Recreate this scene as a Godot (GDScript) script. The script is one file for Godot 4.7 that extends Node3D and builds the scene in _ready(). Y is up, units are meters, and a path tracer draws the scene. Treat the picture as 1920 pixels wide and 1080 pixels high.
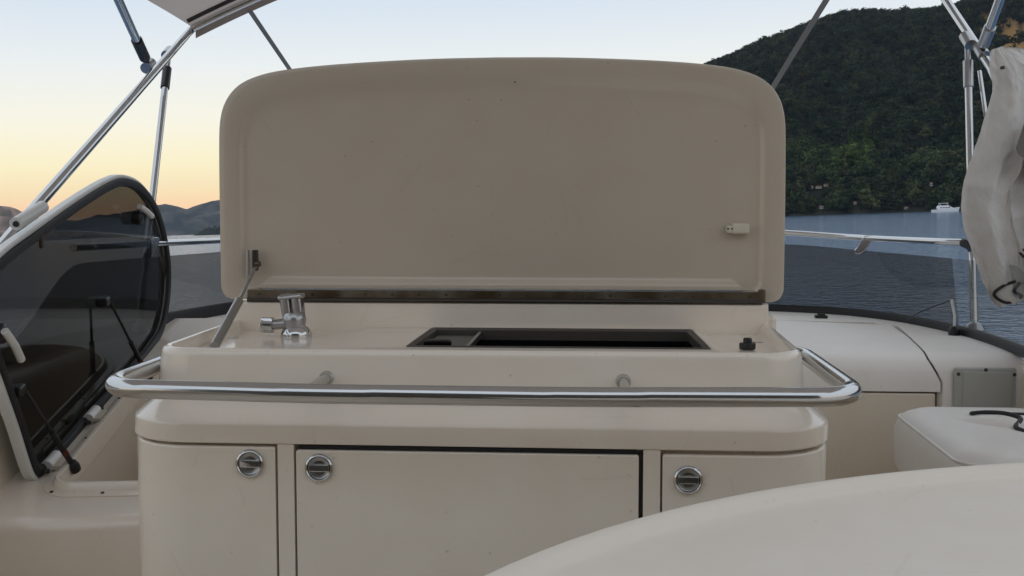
extends Node3D
# Flybridge of a motor yacht at dusk: open wet bar, stair hatch, windscreen, bimini, wooded shore beyond.
# The yacht heels 2 degrees to starboard, so everything on board is built in the boat's axes and set down through HEEL.

const HEEL := -0.035
const SEA := -2.8
var heel := Basis(Vector3(0, 0, 1), HEEL)
var rng := RandomNumberGenerator.new()
var M := {}
var taken := {}
var eye_world := Vector3.ZERO

# ---------------------------------------------------------------- geometry kit
class Geo:
	var v := PackedVector3Array()
	var f := PackedInt32Array()

	func add(p: Vector3) -> int:
		v.append(p)
		return v.size() - 1

	func quad(a: int, b: int, c: int, d: int) -> void:
		f.append_array([a, b, c, a, c, d])

	func cap(ring: PackedVector3Array, flip: bool) -> void:
		var n := Vector3.ZERO
		for i in ring.size():
			n += ring[i].cross(ring[(i + 1) % ring.size()])
		n = n.normalized()
		var ex := (ring[1] - ring[0])
		if ex.length() < 1e-6:
			ex = ring[2] - ring[0]
		ex = (ex - n * ex.dot(n)).normalized()
		var ey := n.cross(ex)
		var flat := PackedVector2Array()
		for p in ring:
			flat.append(Vector2(p.dot(ex), p.dot(ey)))
		var t := Geometry2D.triangulate_polygon(flat)
		var base := v.size()
		v.append_array(ring)
		for i in range(0, t.size(), 3):
			var a := flat[t[i]]
			var b := flat[t[i + 1]]
			var c := flat[t[i + 2]]
			var ccw := (b - a).cross(c - a) > 0.0
			if ccw != flip:
				f.append_array([base + t[i], base + t[i + 1], base + t[i + 2]])
			else:
				f.append_array([base + t[i], base + t[i + 2], base + t[i + 1]])

	# rings of equal length; faces wind so that a ring running counter-clockwise about the direction of travel faces outwards
	func loft(rings: Array, closed := true, cap_a := true, cap_b := true, loop := false) -> void:
		var n: int = rings[0].size()
		var base := v.size()
		for r in rings:
			v.append_array(r)
		var last := rings.size() if loop else rings.size() - 1
		for i in last:
			var i2 := (i + 1) % rings.size()
			for j in (n if closed else n - 1):
				var j2 := (j + 1) % n
				quad(base + i * n + j, base + i * n + j2, base + i2 * n + j2, base + i2 * n + j)
		if closed and cap_a and not loop:
			cap(rings[0], true)
		if closed and cap_b and not loop:
			cap(rings[rings.size() - 1], false)

	func tube(pts: PackedVector3Array, rad, sides := 12, loop := false) -> void:
		var rings := []
		var n := pts.size()
		var prev := Vector3.ZERO
		for i in n:
			var a := pts[(i - 1 + n) % n] if (loop or i > 0) else pts[i]
			var b := pts[(i + 1) % n] if (loop or i < n - 1) else pts[i]
			var t := (b - a).normalized()
			var s: Vector3
			if prev == Vector3.ZERO:
				s = t.cross(Vector3.UP)
				if s.length() < 0.1:
					s = t.cross(Vector3.RIGHT)
			else:
				s = prev - t * prev.dot(t)
			s = s.normalized()
			prev = s
			var w := t.cross(s)
			var r: float = rad[i] if rad is Array else rad
			var ring := PackedVector3Array()
			for k in sides:
				var ang := TAU * k / sides
				ring.append(pts[i] + s * cos(ang) * r + w * sin(ang) * r)
			rings.append(ring)
		loft(rings, true, true, true, loop)

	# profile of (radius, height along axis)
	func lathe(at: Vector3, axis: Vector3, prof: Array, n := 20) -> void:
		var t := axis.normalized()
		var s := t.cross(Vector3.UP)
		if s.length() < 0.1:
			s = t.cross(Vector3.RIGHT)
		s = s.normalized()
		var w := t.cross(s)
		var rings := []
		for p in prof:
			var ring := PackedVector3Array()
			for k in n:
				var ang := TAU * k / n
				ring.append(at + t * p[1] + (s * cos(ang) + w * sin(ang)) * maxf(p[0], 0.0002))
			rings.append(ring)
		loft(rings)

	# a prism over a flat outline (u, v) with rounded edges; ex, ey, en are right-handed, en points out of the top
	func slab(out: PackedVector2Array, at: Vector3, ex: Vector3, ey: Vector3, en: Vector3, thick: float, bevel: float, seg := 3) -> void:
		if Geometry2D.is_polygon_clockwise(out):
			out = out.duplicate()
			out.reverse()
		var rings := []
		for side in 2:
			for k in range(seg + 1):
				var q := float(k) / seg if side == 0 else 1.0 - float(k) / seg
				var ang := q * PI / 2
				var inset := bevel * (1.0 - sin(ang))
				var h := bevel * (1.0 - cos(ang))
				var y := h if side == 0 else thick - h
				var o := Geo.inset(out, inset)
				var ring := PackedVector3Array()
				for p in o:
					ring.append(at + ex * p.x + ey * p.y + en * y)
				rings.append(ring)
		loft(rings)

	func box(c: Vector3, size: Vector3, r: float, b := Basis(), seg := 3) -> void:
		r = minf(r, minf(size.x, minf(size.y, size.z)) * 0.49)
		slab(Geo.rounded_rect(size.x, size.z, r, seg + 1), c - b.y * size.y / 2, b.x, -b.z, b.y, size.y, r, seg)

	static func inset(o: PackedVector2Array, d: float) -> PackedVector2Array:
		if d == 0.0:
			return o
		var r := PackedVector2Array()
		var n := o.size()
		for i in n:
			var a := (o[i] - o[(i - 1 + n) % n])
			var b := (o[(i + 1) % n] - o[i])
			var na := Vector2(-a.y, a.x).normalized()
			var nb := Vector2(-b.y, b.x).normalized()
			var m := na + nb
			if m.length() < 0.01:
				m = na
			m = m.normalized()
			r.append(o[i] + m * d / maxf(m.dot(na), 0.4))
		return r

	static func rounded_rect(w: float, h: float, r: float, n := 4) -> PackedVector2Array:
		var o := PackedVector2Array()
		for q in 4:
			var cx: float = (w / 2 - r) * [1, -1, -1, 1][q]
			var cy: float = (h / 2 - r) * [1, 1, -1, -1][q]
			for k in range(n + 1):
				var a := PI / 2 * (q + float(k) / n)
				o.append(Vector2(cx + r * cos(a), cy + r * sin(a)))
		return o

func catmull(p: Array, per: int, loop := false) -> Array:
	var o := []
	var n := p.size()
	for i in (n if loop else n - 1):
		var a = p[(i - 1 + n) % n] if (loop or i > 0) else p[i] * 2.0 - p[i + 1]
		var b = p[i]
		var c = p[(i + 1) % n]
		var d = p[(i + 2) % n] if (loop or i < n - 2) else p[i + 1] * 2.0 - p[i]
		for k in per:
			var t := float(k) / per
			o.append(0.5 * (2.0 * b + (c - a) * t + (2.0 * a - 5.0 * b + 4.0 * c - d) * t * t + (3.0 * b - a - 3.0 * c + d) * t * t * t))
	if not loop:
		o.append(p[n - 1])
	return o

func v3(a: Array) -> PackedVector3Array:
	return PackedVector3Array(a)

func v2(a: Array) -> PackedVector2Array:
	return PackedVector2Array(a)

# round the corners of a polyline
func fillet(p: Array, r: float, seg := 6) -> PackedVector3Array:
	var o := PackedVector3Array([p[0]])
	for i in range(1, p.size() - 1):
		var a: Vector3 = (p[i - 1] - p[i])
		var b: Vector3 = (p[i + 1] - p[i])
		var d := minf(r, minf(a.length(), b.length()) * 0.49)
		var s: Vector3 = p[i] + a.normalized() * d
		var e: Vector3 = p[i] + b.normalized() * d
		for k in range(seg + 1):
			var t := float(k) / seg
			o.append(s.lerp(p[i], t).lerp(p[i].lerp(e, t), t))
	o.append(p[p.size() - 1])
	return o

# commits a Geo as an ArrayMesh around its own centre: [mesh, centre]
func commit(g: Geo, m: Material, crease := 35.0, closed := true) -> Array:
	var nf := g.f.size() / 3
	var box := AABB(g.v[0], Vector3.ZERO)
	for p in g.v:
		box = box.expand(p)
	var c := box.get_center()
	var vol := 0.0
	var fn := PackedVector3Array()
	fn.resize(nf)
	for i in nf:
		var a := g.v[g.f[i * 3]] - c
		var b := g.v[g.f[i * 3 + 1]] - c
		var d := g.v[g.f[i * 3 + 2]] - c
		vol += a.dot(b.cross(d))
		fn[i] = (b - a).cross(d - a)
	var sgn := -1.0 if (closed and vol < 0.0) else 1.0
	# weld by position so that normals run across seams
	var key := {}
	var id := PackedInt32Array()
	id.resize(g.v.size())
	for i in g.v.size():
		var k := Vector3i((g.v[i] - c) * 20000.0)
		if not key.has(k):
			key[k] = key.size()
		id[i] = key[k]
	var faces := []
	faces.resize(key.size())
	for i in key.size():
		faces[i] = PackedInt32Array()
	for i in g.f.size():
		faces[id[g.f[i]]].append(i / 3)
	var cosc := cos(deg_to_rad(crease))
	var un := PackedVector3Array()
	for n in fn:
		un.append(n.normalized())
	var pos := PackedVector3Array()
	var nor := PackedVector3Array()
	for i in nf:
		for q in ([0, 2, 1] if sgn > 0 else [0, 1, 2]):
			var vi := g.f[i * 3 + q]
			var n := Vector3.ZERO
			for o in faces[id[vi]]:
				if un[o].dot(un[i]) > cosc:
					n += fn[o]
			pos.append(g.v[vi] - c)
			nor.append((n if n.length() > 1e-12 else un[i]).normalized() * sgn)
	var arr := []
	arr.resize(Mesh.ARRAY_MAX)
	arr[Mesh.ARRAY_VERTEX] = pos
	arr[Mesh.ARRAY_NORMAL] = nor
	var am := ArrayMesh.new()
	am.add_surface_from_arrays(Mesh.PRIMITIVE_TRIANGLES, arr)
	am.surface_set_material(0, m)
	return [am, c]

func numbered(called: String) -> String:
	taken[called] = taken.get(called, -1) + 1
	return called if taken[called] == 0 else "%s_%03d" % [called, taken[called]]

func tag(o: Node, label: String, category: String, group := "", kind := "") -> void:
	o.set_meta("label", label)
	if category:
		o.set_meta("category", category)
	if group:
		o.set_meta("group", group)
	if kind:
		o.set_meta("kind", kind)

# a thing on board, its base given in the boat's axes
func thing(called: String, label: String, category: String, base: Vector3, group := "", aboard := true) -> Node3D:
	var o := Node3D.new()
	o.name = numbered(called)
	add_child(o)
	o.transform = Transform3D(heel, heel * base) if aboard else Transform3D(Basis(), base)
	o.set_meta("base", base)
	tag(o, label, category, group)
	return o

# one mesh, its Geo in the boat's axes (or in the parent's world axes when not aboard)
func part(called: String, g: Geo, m: Material, parent: Node3D, crease := 35.0, closed := true) -> MeshInstance3D:
	var r := commit(g, m, crease, closed)
	var o := MeshInstance3D.new()
	o.name = called
	o.mesh = r[0]
	var base: Vector3 = parent.get_meta("base")
	o.position = r[1] - base
	o.set_meta("base", r[1])
	parent.add_child(o, true)
	return o

func structure(called: String, g: Geo, m: Material, aboard: bool, crease := 35.0, closed := true) -> MeshInstance3D:
	var r := commit(g, m, crease, closed)
	var o := MeshInstance3D.new()
	o.name = numbered(called)
	o.mesh = r[0]
	add_child(o)
	o.transform = Transform3D(heel, heel * r[1]) if aboard else Transform3D(Basis(), r[1])
	o.set_meta("base", r[1])
	o.set_meta("kind", "structure")
	return o

# ---------------------------------------------------------------- materials
func noise_tex(seed_: int, freq: float, lo: Color, hi: Color, size := 512, oct := 4, normal := false, bump := 1.0) -> NoiseTexture2D:
	var n := FastNoiseLite.new()
	n.seed = seed_
	n.noise_type = FastNoiseLite.TYPE_SIMPLEX_SMOOTH
	n.frequency = freq
	n.fractal_octaves = oct
	var t := NoiseTexture2D.new()
	t.width = size
	t.height = size
	t.seamless = true
	t.noise = n
	t.as_normal_map = normal
	t.bump_strength = bump
	if not normal:
		var r := Gradient.new()
		r.set_color(0, lo)
		r.set_color(1, hi)
		t.color_ramp = r
	return t

func lin(r: float, g: float, b: float, a := 1.0) -> Color:
	var c := Color(r, g, b).linear_to_srgb()
	c.a = a
	return c

func mat(called: String, c: Color, rough: float, metal := 0.0, spec := 0.5) -> StandardMaterial3D:
	var m := StandardMaterial3D.new()
	m.resource_name = called
	m.albedo_color = c
	m.roughness = rough
	m.metallic = metal
	m.metallic_specular = spec
	M[called] = m
	return m

func triplanar(m: StandardMaterial3D, scale: float) -> void:
	m.uv1_triplanar = true
	m.uv1_world_triplanar = true
	m.uv1_scale = Vector3.ONE * scale

# off-white with faint yellowing, a few dust specks and rubbed smudges; the tile repeats after 0.77 m
func worn_gelcoat() -> ImageTexture:
	var n := FastNoiseLite.new()
	n.seed = 3
	n.frequency = 0.006
	n.fractal_octaves = 5
	var size := 768
	var base := n.get_seamless_image(size, size, false, false, 0.2)
	var img := Image.create(size, size, false, Image.FORMAT_RGB8)
	for y in size:
		for x in size:
			var k := base.get_pixel(x, y).r
			img.set_pixel(x, y, Color(0.985 + 0.015 * k, 0.977 + 0.023 * k, 0.962 + 0.038 * k))
	var r := RandomNumberGenerator.new()
	r.seed = 15
	for q in 46:
		var cx := r.randi() % size
		var cy := r.randi() % size
		var rad := r.randf_range(0.8, 2.2)
		var dark := r.randf_range(0.05, 0.24)
		for dy in range(-3, 4):
			for dx in range(-3, 4):
				var d := Vector2(dx, dy).length()
				if d < rad + 0.7:
					var x := posmod(cx + dx, size)
					var y := posmod(cy + dy, size)
					var c := img.get_pixel(x, y)
					img.set_pixel(x, y, c.lerp(Color(0.45, 0.38, 0.30), dark * clampf(rad + 0.7 - d, 0, 1)))
	for q in 16:
		var p := Vector2(r.randf() * size, r.randf() * size)
		var dir := Vector2.from_angle(r.randf() * TAU)
		for k in r.randi_range(25, 90):
			p += dir
			dir = dir.rotated(r.randf_range(-0.07, 0.07))
			for j in range(-2, 3):
				var x := posmod(int(p.x - dir.y * j), size)
				var y := posmod(int(p.y + dir.x * j), size)
				img.set_pixel(x, y, img.get_pixel(x, y).lerp(Color(0.72, 0.68, 0.62), 0.05))
	return ImageTexture.create_from_image(img)

func make_materials() -> void:
	var blotch := worn_gelcoat()
	var wear := noise_tex(8, 0.02, Color(0.84, 0.84, 0.84), Color(1, 1, 1), 512, 5)
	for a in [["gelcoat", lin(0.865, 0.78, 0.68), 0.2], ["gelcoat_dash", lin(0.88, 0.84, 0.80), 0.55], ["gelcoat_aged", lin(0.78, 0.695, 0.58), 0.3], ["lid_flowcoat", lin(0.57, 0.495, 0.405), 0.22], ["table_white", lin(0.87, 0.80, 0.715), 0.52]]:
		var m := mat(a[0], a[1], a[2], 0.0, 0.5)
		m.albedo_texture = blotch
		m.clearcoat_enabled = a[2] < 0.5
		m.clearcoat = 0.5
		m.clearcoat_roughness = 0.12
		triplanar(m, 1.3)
	var st := mat("stainless", lin(0.56, 0.56, 0.56), 0.14, 1.0)
	st.roughness_texture = wear
	triplanar(st, 5.0)
	var dull := mat("dull_steel", lin(0.42, 0.42, 0.42), 0.33, 1.0)
	dull.roughness_texture = wear
	triplanar(dull, 5.0)
	mat("chrome", lin(0.6, 0.6, 0.6), 0.08, 1.0)
	var corr := mat("corroded_hinge", lin(0.24, 0.22, 0.195), 0.42, 0.8)
	corr.albedo_texture = noise_tex(31, 0.012, Color(0.6, 0.52, 0.42), Color(1, 1, 0.97), 256, 4)
	triplanar(corr, 3.0)
	mat("black_rubber", lin(0.012, 0.012, 0.014), 0.55)
	mat("black_plastic", lin(0.015, 0.015, 0.016), 0.35)
	mat("screw_dark", lin(0.06, 0.05, 0.04), 0.5, 0.5)
	mat("hob_glass", lin(0.004, 0.004, 0.005), 0.3, 0.0, 0.15)
	mat("hob_steel", lin(0.16, 0.17, 0.165), 0.45, 0.7)
	mat("hob_frame", lin(0.09, 0.08, 0.07), 0.5, 0.2)
	mat("cream_plastic", lin(0.66, 0.60, 0.48), 0.4)
	mat("white_plastic", lin(0.74, 0.74, 0.72), 0.35)
	mat("grey_plastic", lin(0.46, 0.46, 0.43), 0.4)
	mat("red_plastic", lin(0.10, 0.012, 0.01), 0.4)
	var smoke := mat("smoked_acrylic", lin(0.006, 0.006, 0.005, 0.92), 0.04, 0.0, 0.19)
	smoke.transparency = BaseMaterial3D.TRANSPARENCY_ALPHA
	var tint := mat("tinted_screen", lin(0.05, 0.043, 0.035, 0.75), 0.03, 0.0, 0.3)
	tint.transparency = BaseMaterial3D.TRANSPARENCY_ALPHA
	var tint2 := mat("pale_screen", lin(0.10, 0.105, 0.09, 0.45), 0.05, 0.0, 0.3)
	tint2.transparency = BaseMaterial3D.TRANSPARENCY_ALPHA
	var weave := noise_tex(21, 0.09, Color(0.86, 0.86, 0.86), Color(1, 1, 1), 256, 3)
	for a in [["canvas", lin(0.63, 0.55, 0.50)], ["curtain_cloth", lin(0.82, 0.79, 0.75)], ["taupe_cloth", lin(0.17, 0.155, 0.135)], ["strap_web", lin(0.34, 0.31, 0.27)]]:
		var m := mat(a[0], a[1], 0.85, 0.0, 0.3)
		m.albedo_texture = weave
		m.rim_enabled = true
		m.rim = 0.3
		m.heightmap_enabled = true
		m.heightmap_texture = weave
		m.heightmap_scale = 0.012
		triplanar(m, 9.0)
	M.curtain_cloth.backlight_enabled = true
	M.curtain_cloth.backlight = lin(0.35, 0.34, 0.32)
	M.canvas.backlight_enabled = true
	M.canvas.backlight = lin(0.9, 0.88, 0.85)
	mat("seam_dark", lin(0.05, 0.045, 0.045), 0.8)
	mat("trim_dark", lin(0.02, 0.017, 0.022), 0.7)
	var vinyl := mat("white_vinyl", lin(0.70, 0.66, 0.62), 0.42, 0.0, 0.45)
	vinyl.albedo_texture = blotch
	vinyl.heightmap_enabled = true
	vinyl.heightmap_texture = weave
	vinyl.heightmap_scale = 0.03
	triplanar(vinyl, 4.0)
	# sea
	var sea := mat("sea_water", lin(0.06, 0.14, 0.26), 0.08, 0.0, 0.5)
	sea.normal_enabled = true
	sea.normal_texture = noise_tex(51, 0.022, Color.BLACK, Color.WHITE, 1024, 5, true, 3.0)
	sea.normal_scale = 1.0
	sea.heightmap_enabled = true
	sea.heightmap_texture = noise_tex(57, 0.07, Color.BLACK, Color.WHITE, 1024, 5)
	sea.heightmap_scale = 9.0
	triplanar(sea, 1.0 / 37.0)
	# land
	for a in ["hill_ground", "far_ground", "leaves"]:
		var m := mat(a, Color.WHITE, 0.95, 0.0, 0.2)
		m.vertex_color_use_as_albedo = true
	mat("bark", lin(0.05, 0.035, 0.025), 0.9)
	mat("house_white", lin(0.40, 0.38, 0.34), 0.8)
	mat("house_roof", lin(0.25, 0.12, 0.07), 0.8)
	mat("house_glass", lin(0.03, 0.03, 0.035), 0.3)
	mat("boat_white", lin(0.78, 0.78, 0.80), 0.3)
	mat("boat_dark", lin(0.02, 0.02, 0.025), 0.2)
	mat("boat_wood", lin(0.25, 0.18, 0.10), 0.6)

# ---------------------------------------------------------------- camera, sky, sun
func stops(tab: Array, e: float) -> Vector3:
	for i in range(1, tab.size()):
		if e <= tab[i][0]:
			var t: float = (e - tab[i - 1][0]) / (tab[i][0] - tab[i - 1][0])
			return (tab[i - 1][1] as Vector3).lerp(tab[i][1], clampf(t, 0, 1))
	return tab[tab.size() - 1][1]

func set_view_and_light() -> void:
	var cam := Camera3D.new()
	cam.name = "camera"
	add_child(cam)
	var eye := Vector3(0.178, 1.2, 1.55)
	eye_world = heel * eye
	cam.transform = Transform3D(heel * Basis(Vector3.UP, deg_to_rad(4.0)) * Basis(Vector3.RIGHT, deg_to_rad(-3.82)), eye_world)
	cam.fov = 31.74
	cam.near = 0.05
	cam.far = 30000.0
	cam.current = true

	# dusk: the sun stands low beyond the headland to port, out of frame
	var warm := [[0.0, Vector3(0.97, 0.53, 0.29)], [1.4, Vector3(0.97, 0.62, 0.34)], [2.3, Vector3(0.95, 0.74, 0.41)], [3.6, Vector3(0.92, 0.82, 0.51)], [6.0, Vector3(0.85, 0.825, 0.69)], [9.0, Vector3(0.73, 0.765, 0.765)], [12.0, Vector3(0.60, 0.675, 0.75)], [25.0, Vector3(0.66, 0.73, 0.81)], [90.0, Vector3(0.75, 0.81, 0.88)]]
	var cool := [[0.0, Vector3(0.80, 0.60, 0.48)], [4.0, Vector3(0.80, 0.67, 0.57)], [9.0, Vector3(0.70, 0.69, 0.68)], [16.0, Vector3(0.64, 0.69, 0.74)], [30.0, Vector3(0.66, 0.73, 0.81)], [90.0, Vector3(0.75, 0.81, 0.88)]]
	var w := 1024
	var h := 512
	var img := Image.create(w, h, false, Image.FORMAT_RGBF)
	for y in h:
		var el := 90.0 - (y + 0.5) / h * 180.0
		var a := stops(warm, maxf(el, 0.0))
		var b := stops(cool, maxf(el, 0.0))
		for x in w:
			var az := (x + 0.5) / w * 360.0  # a panorama begins straight ahead and runs to the right
			var k := 0.5 + 0.5 * cos(deg_to_rad(az + 55.0))
			var c := b.lerp(a, smoothstep(0.0, 0.75, k))
			img.set_pixel(x, y, Color(c.x, c.y, c.z))
	var pano := PanoramaSkyMaterial.new()
	pano.panorama = ImageTexture.create_from_image(img)
	var sky := Sky.new()
	sky.sky_material = pano
	var env := Environment.new()
	env.background_mode = Environment.BG_SKY
	env.sky = sky
	env.tonemap_mode = Environment.TONE_MAPPER_LINEAR
	env.tonemap_exposure = 1.2
	env.ambient_light_source = Environment.AMBIENT_SOURCE_SKY
	env.sdfgi_enabled = true
	env.ssao_enabled = true
	env.ssil_enabled = true
	env.fog_enabled = true
	env.fog_density = 0.000024
	env.fog_light_color = lin(0.45, 0.62, 0.95)
	var we := WorldEnvironment.new()
	we.name = "world_environment"
	we.environment = env
	add_child(we)

	var sun := DirectionalLight3D.new()
	sun.name = "sun"
	sun.light_energy = 0.6
	sun.light_color = Color(1.0, 0.72, 0.42)
	sun.light_angular_distance = 0.6
	sun.shadow_enabled = true
	add_child(sun)
	var az_s := deg_to_rad(-55.0)
	var el_s := deg_to_rad(3.0)
	var to_sun := Vector3(sin(az_s) * cos(el_s), sin(el_s), -cos(az_s) * cos(el_s))
	sun.look_at_from_position(Vector3.ZERO, -to_sun, Vector3.UP)

# ---------------------------------------------------------------- land and sea
func table_at(tab: Array, x: float) -> float:
	if x <= tab[0][0]:
		return tab[0][1]
	for i in range(1, tab.size()):
		if x <= tab[i][0]:
			var t: float = (x - tab[i - 1][0]) / (tab[i][0] - tab[i - 1][0])
			return lerpf(tab[i - 1][1], tab[i][1], t)
	return tab[tab.size() - 1][1]

var crest := [[-14.0, 0.2], [-8.0, 2.2], [0.0, 5.6], [6.3, 7.87], [7.6, 8.28], [8.6, 8.58], [9.75, 9.05], [11.2, 9.5], [12.5, 9.85], [14.2, 10.12], [15.8, 10.12], [18.3, 9.91], [19.6, 10.05], [20.6, 10.2], [21.6, 10.35], [22.8, 10.6], [27.0, 11.0], [36.0, 10.4], [46.0, 9.5], [60.0, 9.0], [80.0, 8.0], [95.0, 4.0], [106.0, 0.4], [135.0, 0.2]]
var hill_noise := FastNoiseLite.new()
const SHORE := 1250.0
const CREST := 2300.0

func hill_height(az: float, r: float) -> float:
	var x := sin(deg_to_rad(az)) * r
	var z := -cos(deg_to_rad(az)) * r
	var top := tan(deg_to_rad(table_at(crest, az) - 0.15)) * CREST + 4.0
	var shore := SHORE + 60.0 * hill_noise.get_noise_2d(az * 30.0, 7.0)
	var t := (r - shore) / (CREST - shore)
	if t <= 0.0:
		return SEA - 2.0 + t * 60.0
	var n := hill_noise.get_noise_2d(x, z)
	var ravine := absf(hill_noise.get_noise_2d(x * 0.6 + 900.0, z * 0.25)) * 2.0
	var h: float
	if t < 1.0:
		h = top * (1.0 - pow(1.0 - t, 1.35))
		var fade := smoothstep(0.0, 0.12, t) * (1.0 - smoothstep(0.8, 1.0, t))
		h += fade * (n * 38.0 - ravine * 26.0 * top / 400.0)
	else:
		h = top * (1.0 - 0.5 * (t - 1.0) * (t - 1.0) * 4.0)
	return SEA + maxf(h, 0.3)

func polar(az: float, r: float, y: float) -> Vector3:
	return Vector3(eye_world.x + sin(deg_to_rad(az)) * r, y, eye_world.z - cos(deg_to_rad(az)) * r)

# where the sight line (azimuth, elevation) meets the wooded hill
func hill_spot(az: float, el: float) -> Vector3:
	var r := SHORE
	while r < CREST:
		if hill_height(az, r) > eye_world.y + tan(deg_to_rad(el)) * r:
			break
		r += 4.0
	return polar(az, r, hill_height(az, r))

func colored(pos: PackedVector3Array, nor: PackedVector3Array, col: PackedColorArray, idx: PackedInt32Array, m: Material) -> ArrayMesh:
	var arr := []
	arr.resize(Mesh.ARRAY_MAX)
	arr[Mesh.ARRAY_VERTEX] = pos
	if nor.size():
		arr[Mesh.ARRAY_NORMAL] = nor
	arr[Mesh.ARRAY_COLOR] = col
	arr[Mesh.ARRAY_INDEX] = idx
	var am := ArrayMesh.new()
	am.add_surface_from_arrays(Mesh.PRIMITIVE_TRIANGLES, arr)
	am.surface_set_material(0, m)
	return am

func grid_mesh(nx: int, ny: int, at: Callable, tint: Callable, m: Material) -> ArrayMesh:
	var pos := PackedVector3Array()
	var col := PackedColorArray()
	for j in ny:
		for i in nx:
			var p: Vector3 = at.call(i, j)
			pos.append(p)
			col.append(tint.call(i, j, p))
	var nor := PackedVector3Array()
	for j in ny:
		for i in nx:
			var a := pos[j * nx + mini(i + 1, nx - 1)] - pos[j * nx + maxi(i - 1, 0)]
			var b := pos[mini(j + 1, ny - 1) * nx + i] - pos[maxi(j - 1, 0) * nx + i]
			var n := a.cross(b).normalized()
			nor.append(n if n.y >= 0.0 else -n)
	var idx := PackedInt32Array()
	for j in ny - 1:
		for i in nx - 1:
			var a := j * nx + i
			idx.append_array([a, a + nx, a + 1, a + 1, a + nx, a + nx + 1])
	return colored(pos, nor, col, idx, m)

func place_land(called: String, mesh: Mesh, label: String, category := "") -> MeshInstance3D:
	var o := MeshInstance3D.new()
	o.name = numbered(called)
	o.mesh = mesh
	add_child(o)
	tag(o, label, category, "", "structure")
	return o

func in_sun_patch(az: float, el: float) -> bool:  # dry spur whose warm sunlit look is painted into the ground colour
	var n := hill_noise.get_noise_2d(az * 260.0, el * 260.0) * 0.5
	var e := 8.35 - (az - 22.3) * 0.35
	return az > 20.6 + n * 1.5 and az < 27.0 and absf(el - e) < 0.72 + n * 0.9

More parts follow.
